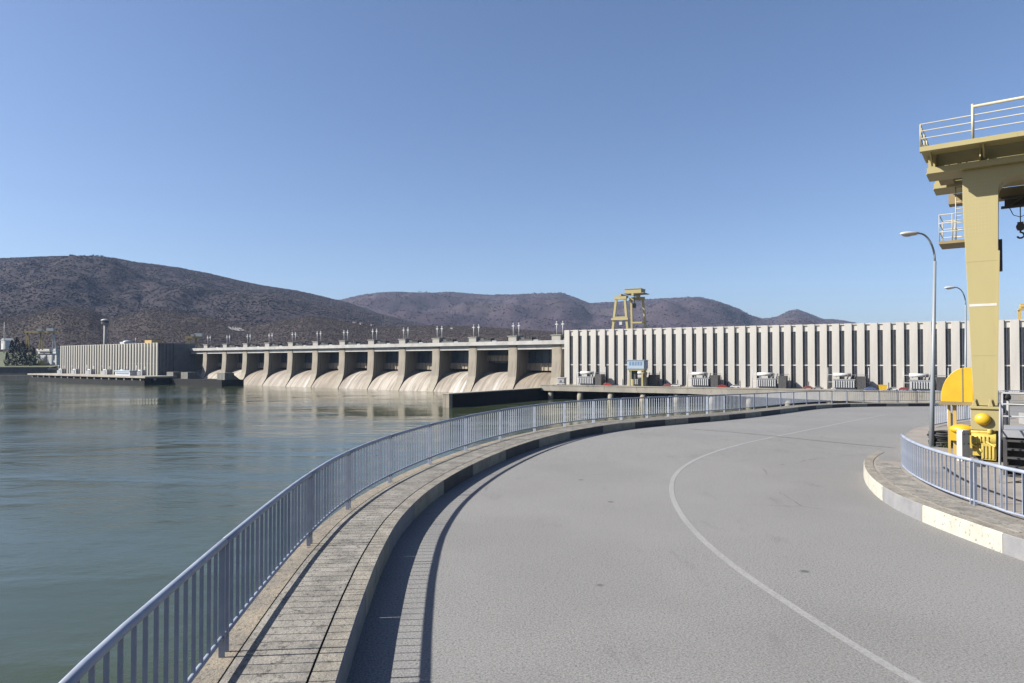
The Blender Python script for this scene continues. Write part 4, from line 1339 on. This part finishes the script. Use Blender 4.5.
m1.build('gearbox', m_yel2, gcr, .012)
for x in (-.12, .42):
    m1 = MB(); m1.tube([(x, -.12, .36), (x, .12, .36)], .36, 20); m1.build('wheel', m_darks, gcr)
m1 = MB(); m1.box(.465, .62, -.5, .5, .15, 1.60); m1.build('bogie_end', m_darks, gcr)
m1 = MB(); m1.ball((-.55, -.2, .92), (.36, .3, .16), 14, 8); m1.box(-.88, -.28, -.3, .1, .55, .9); m1.build('motor_cover', m_yel, gcr)
# quarter-round cable reel cover
rad = 1.12
cv = [(-1.62, 1.78)]
cvp = []
for k in range(13):
    a = math.pi - k * (math.pi / 2 + .25) / 12
    cvp.append((-0.42 + .70 * math.cos(a), 1.92 + 1.0 * math.sin(a)))
outline_c = [(-1.12, 1.80)] + cvp + [(-.24, 1.80)]
m1 = MB(); m1.prism(outline_c, 'y', -.25, .75); cvo = m1.build('reel_cover', m_yel, gcr, .012)
m1 = MB(); m1.prism([(p[0], p[1]) for p in outline_c], 'y', -.30, -.25)
m1 = MB(); m1.box(-.54, -.51, -.262, -.25, 1.82, 2.90); m1.build('cover_seam', m_craned, cvo)
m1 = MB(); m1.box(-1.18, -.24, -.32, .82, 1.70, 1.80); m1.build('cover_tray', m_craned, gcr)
m1 = MB(); m1.bar((-.75, -.1, 0.0), (-.75, -.1, 1.70), .10); m1.bar((-.95, .6, .0), (-.95, .6, 1.7), .08); m1.build('tray_post', m_orange, gcr)
# rail for the crane to run on
mb = MB(); mb.box(-.04, .04, -2.2, 14, 0.0, .075); mb.box(-.10, .10, -2.2, 14, 0.0, .02)
o = mb.build('crane_rail', m_darks); o.location = CF; o.rotation_euler.z = d_ang + 0.0
tag(o, 'steel crane rail set in the paving under the crane bogie', 'rail')

# white bollard in front, second bollard with dark cap behind
bp = on_ground(963.5, 461, .35)
bo = thing('bollard', 'white painted steel bollard with bolts in front of the crane gearbox', 'bollard', bp, .2)
m1 = MB(); m1.prism([(-.15, 0), (.15, 0), (.15, .92), (.11, .98), (-.11, .98), (-.15, .92)], 'y', -.10, .10); m1.build('post', m_white, bo, .012)
for x in (-.09, .09):
    for z in (.55, .86):
        m1 = MB(); m1.tube([(x, -.125, z), (x, -.1, z)], .022, 8); m1.build('bolt', m_darks, bo)
b2p = Vector((15.55, 21.5, .35))
b2 = thing('bollard', 'tall white post with a round black cap right of the crane foot', 'bollard', b2p, 0)
m1 = MB(); m1.tube([(0, 0, 0), (0, 0, 1.92)], .085, 12); m1.build('post', m_white, b2)
m1 = MB(); m1.tube([(0, 0, 1.92), (0, 0, 2.0), (0, 0, 2.14)], [.12, .13, .08], 12); m1.build('cap', m_black, b2)

# steel stair and landing right of the crane
sp = Vector((13.42, 18.7, .35))
st = thing('steel_stair', 'dark steel stair and landing with pipe handrails right of the crane foot', 'stair', sp, d_ang)
m1 = MB(); m1.box(0, 5, 0, 1.8, 1.18, 1.25); m1.box(0, 5, -.02, .05, 1.05, 1.25); m1.build('landing', m_steel, st)
m1 = MB(); m1.box(.1, 5, 1.0, 1.7, 0, 1.17); m1.box(0, .09, .1, 1.7, .0, 1.17); m1.build('base', m_darks, st)
m1 = MB()
for k in range(5): m1.box(.1, 5, -.25 - k * .26, -.02 - k * .26, 0.95 - k * .2, 0.99 - k * .2)
m1.build('tread', m_darks, st)
m1 = MB()
for z in (1.62, 1.95, 2.25): m1.tube([(0, 0, z), (5, 0, z)], .022, 6)
for x in (0, 1.3, 2.6, 3.9): m1.tube([(x, 0, 1.25), (x, 0, 2.25)], .024, 6)
m1.build('landing_rail', m_steel, st)
m1 = MB()
for x in (-.05,):
    m1.tube([(x, 0, 1.95), (x, -.35, 1.75), (x, -1.5, .55), (x, -1.5, 0)], .026, 6); m1.tube([(x, 0, 1.3), (x, -1.5, .1)], .022, 6)
    m1.tube([(x, -.75, .75), (x, -.75, 1.35)], .022, 6)
m1.build('stair_rail', m_steel, st)
# low concrete block wall behind the stair
mb = MB()
for r_ in range(4):
    for k in range(9):
        x = k * .82 + (.41 if r_ % 2 else 0)
        mb.box(x, x + .80, 0, .4, r_ * .42, r_ * .42 + .40)
bwl = mb.build('block_wall', M('grey_block', (.36, .36, .35), .9, (.27, .27, .265), 1.5)); bwl.location = (18.6, 24.8, .35); bwl.rotation_euler.z = d_ang * .3
tag(bwl, 'low grey concrete block wall behind the steel stair', 'wall')

# cable drum and weeds near the lamp post
cbp = on_ground(944, 446.5, .35)
cb = thing('cable_coil', 'black cable coil lying on the paving beside the first lamp post', 'cable', cbp, 0)
m1 = MB()
for k in range(6):
    rr_ = .42 + .03 * math.sin(k * 2.1); z = .08 + k * .085
    m1.tube([(rr_ * math.cos(a) * 1.1 + .03 * math.sin(k), rr_ * math.sin(a), z + .02 * math.sin(3 * a + k)) for a in [2 * math.pi * q / 20 for q in range(21)]], .05, 6)
m1.build('coil', m_black, cb)
wp = on_ground(951, 448, .35)
we = thing('weed', 'small green weed growing by the black cable coil', 'plant', wp, 0)
m1 = MB()
rnd = random.Random(5)
for k in range(90):
    a = rnd.uniform(0, 6.28); L = rnd.uniform(.1, .32); e = rnd.uniform(.3, 1.2)
    c = Vector((rnd.gauss(0, .16), rnd.gauss(0, .12), 0)); t = Vector((math.cos(a) * math.cos(e), math.sin(a) * math.cos(e), math.sin(e)))
    s = t.cross(Vector((0, 0, 1))).normalized() * .022
    m1._add([c, c + t * L * .5 + s, c + t * L, c + t * L * .5 - s], [(0, 1, 2, 3)])
m1.build('leaves', m_weed, we)
sg = on_ground(951.5, 437, .35)
sgn = thing('notice_board', 'tilted white board leaning under the yellow reel cover', 'board', sg, .5)
m1 = MB(); m1._add([(-.22, 0, .45), (.22, 0, .15), (.42, .1, .85), (-.05, .1, 1.15), (-.22, .03, .45), (.22, .03, .15), (.42, .13, .85), (-.05, .13, 1.15)], [(0, 1, 2, 3), (4, 7, 6, 5), (0, 4, 5, 1), (1, 5, 6, 2), (2, 6, 7, 3), (3, 7, 4, 0)])
m1.build('board', m_white, sgn)
m1 = MB(); m1.bar((.05, .08, 0), (.05, .08, .9), .05); m1.build('stake', m_darks, sgn)

# lamp posts
def lamp(base, h, arm, lean, label):
    r = thing('street_lamp', label, 'lamp', base, 0)
    m1 = MB(); m1.tube([(0, 0, 0), (lean * .3, 0, h * .3), (lean * .86, 0, h * .86)], [.085, .075, .05], 12); m1.box(-.16, .16, -.16, .16, 0, .03); m1.build('pole', m_galv, r)
    pts = [Vector((lean * .86, 0, h * .86))]
    for k in range(1, 9):
        a = (math.pi / 2) * k / 8
        pts.append(Vector((lean * .86 - arm * .75 * (1 - math.cos(a)), 0, h * .86 + h * .13 * math.sin(a))))
    pts.append(pts[-1] + Vector((-arm * .12, 0, .0)))
    m1 = MB(); m1.tube(pts, .035, 8); m1.build('arm', m_galv, r)
    e = pts[-1]
    m1 = MB(); m1.ball(e + Vector((-.26, 0, -.02)), (.34, .13, .085), 14, 8); m1.tube([e + Vector((.05, 0, 0)), e + Vector((-.1, 0, 0))], .05, 8)
    hd = m1.build('lamp_head', m_lampw, r)
    m1 = MB(); m1.ball(e + Vector((-.33, 0, -.06)), (.2, .10, .075), 12, 6); m1.build('diffuser', m_glass if False else m_lights, hd)
    return r
l1 = on_ground(931.5, 447, .35)
zt1 = at_depth(935, 231, l1.y).z
lamp(l1, zt1 - l1.z, 0.78, 0.22, 'tall grey street lamp with curved arm, next to the yellow reel cover')
l2b = at_depth(965, 362, 43)
zt2 = at_depth(963, 286, 43).z
zb2 = grade(43)
lamp(Vector((l2b.x, 43, zb2)), zt2 - zb2, 0.85, 0.1, 'grey street lamp with curved arm, farther back behind the crane leg')

# ------------------------------------------------------------------ air
HAZE = True
if HAZE:
    mb = MB(); mb.box(-9500, 9500, -320, 9500, WATER - 24, 1100)
    hz, nt, b = new_mat('haze_air')
    nt.nodes.remove(b)
    pv = N(nt, 'ShaderNodeVolumePrincipled')
    pv.inputs['Density'].default_value = 3.2e-5
    pv.inputs['Color'].default_value = (0.47, 0.67, 1.0, 1)
    nt.links.new(pv.outputs[0], nt.nodes['Material Output'].inputs['Volume'])
    o = mb.build('haze', hz); tag(o, kind='stuff')
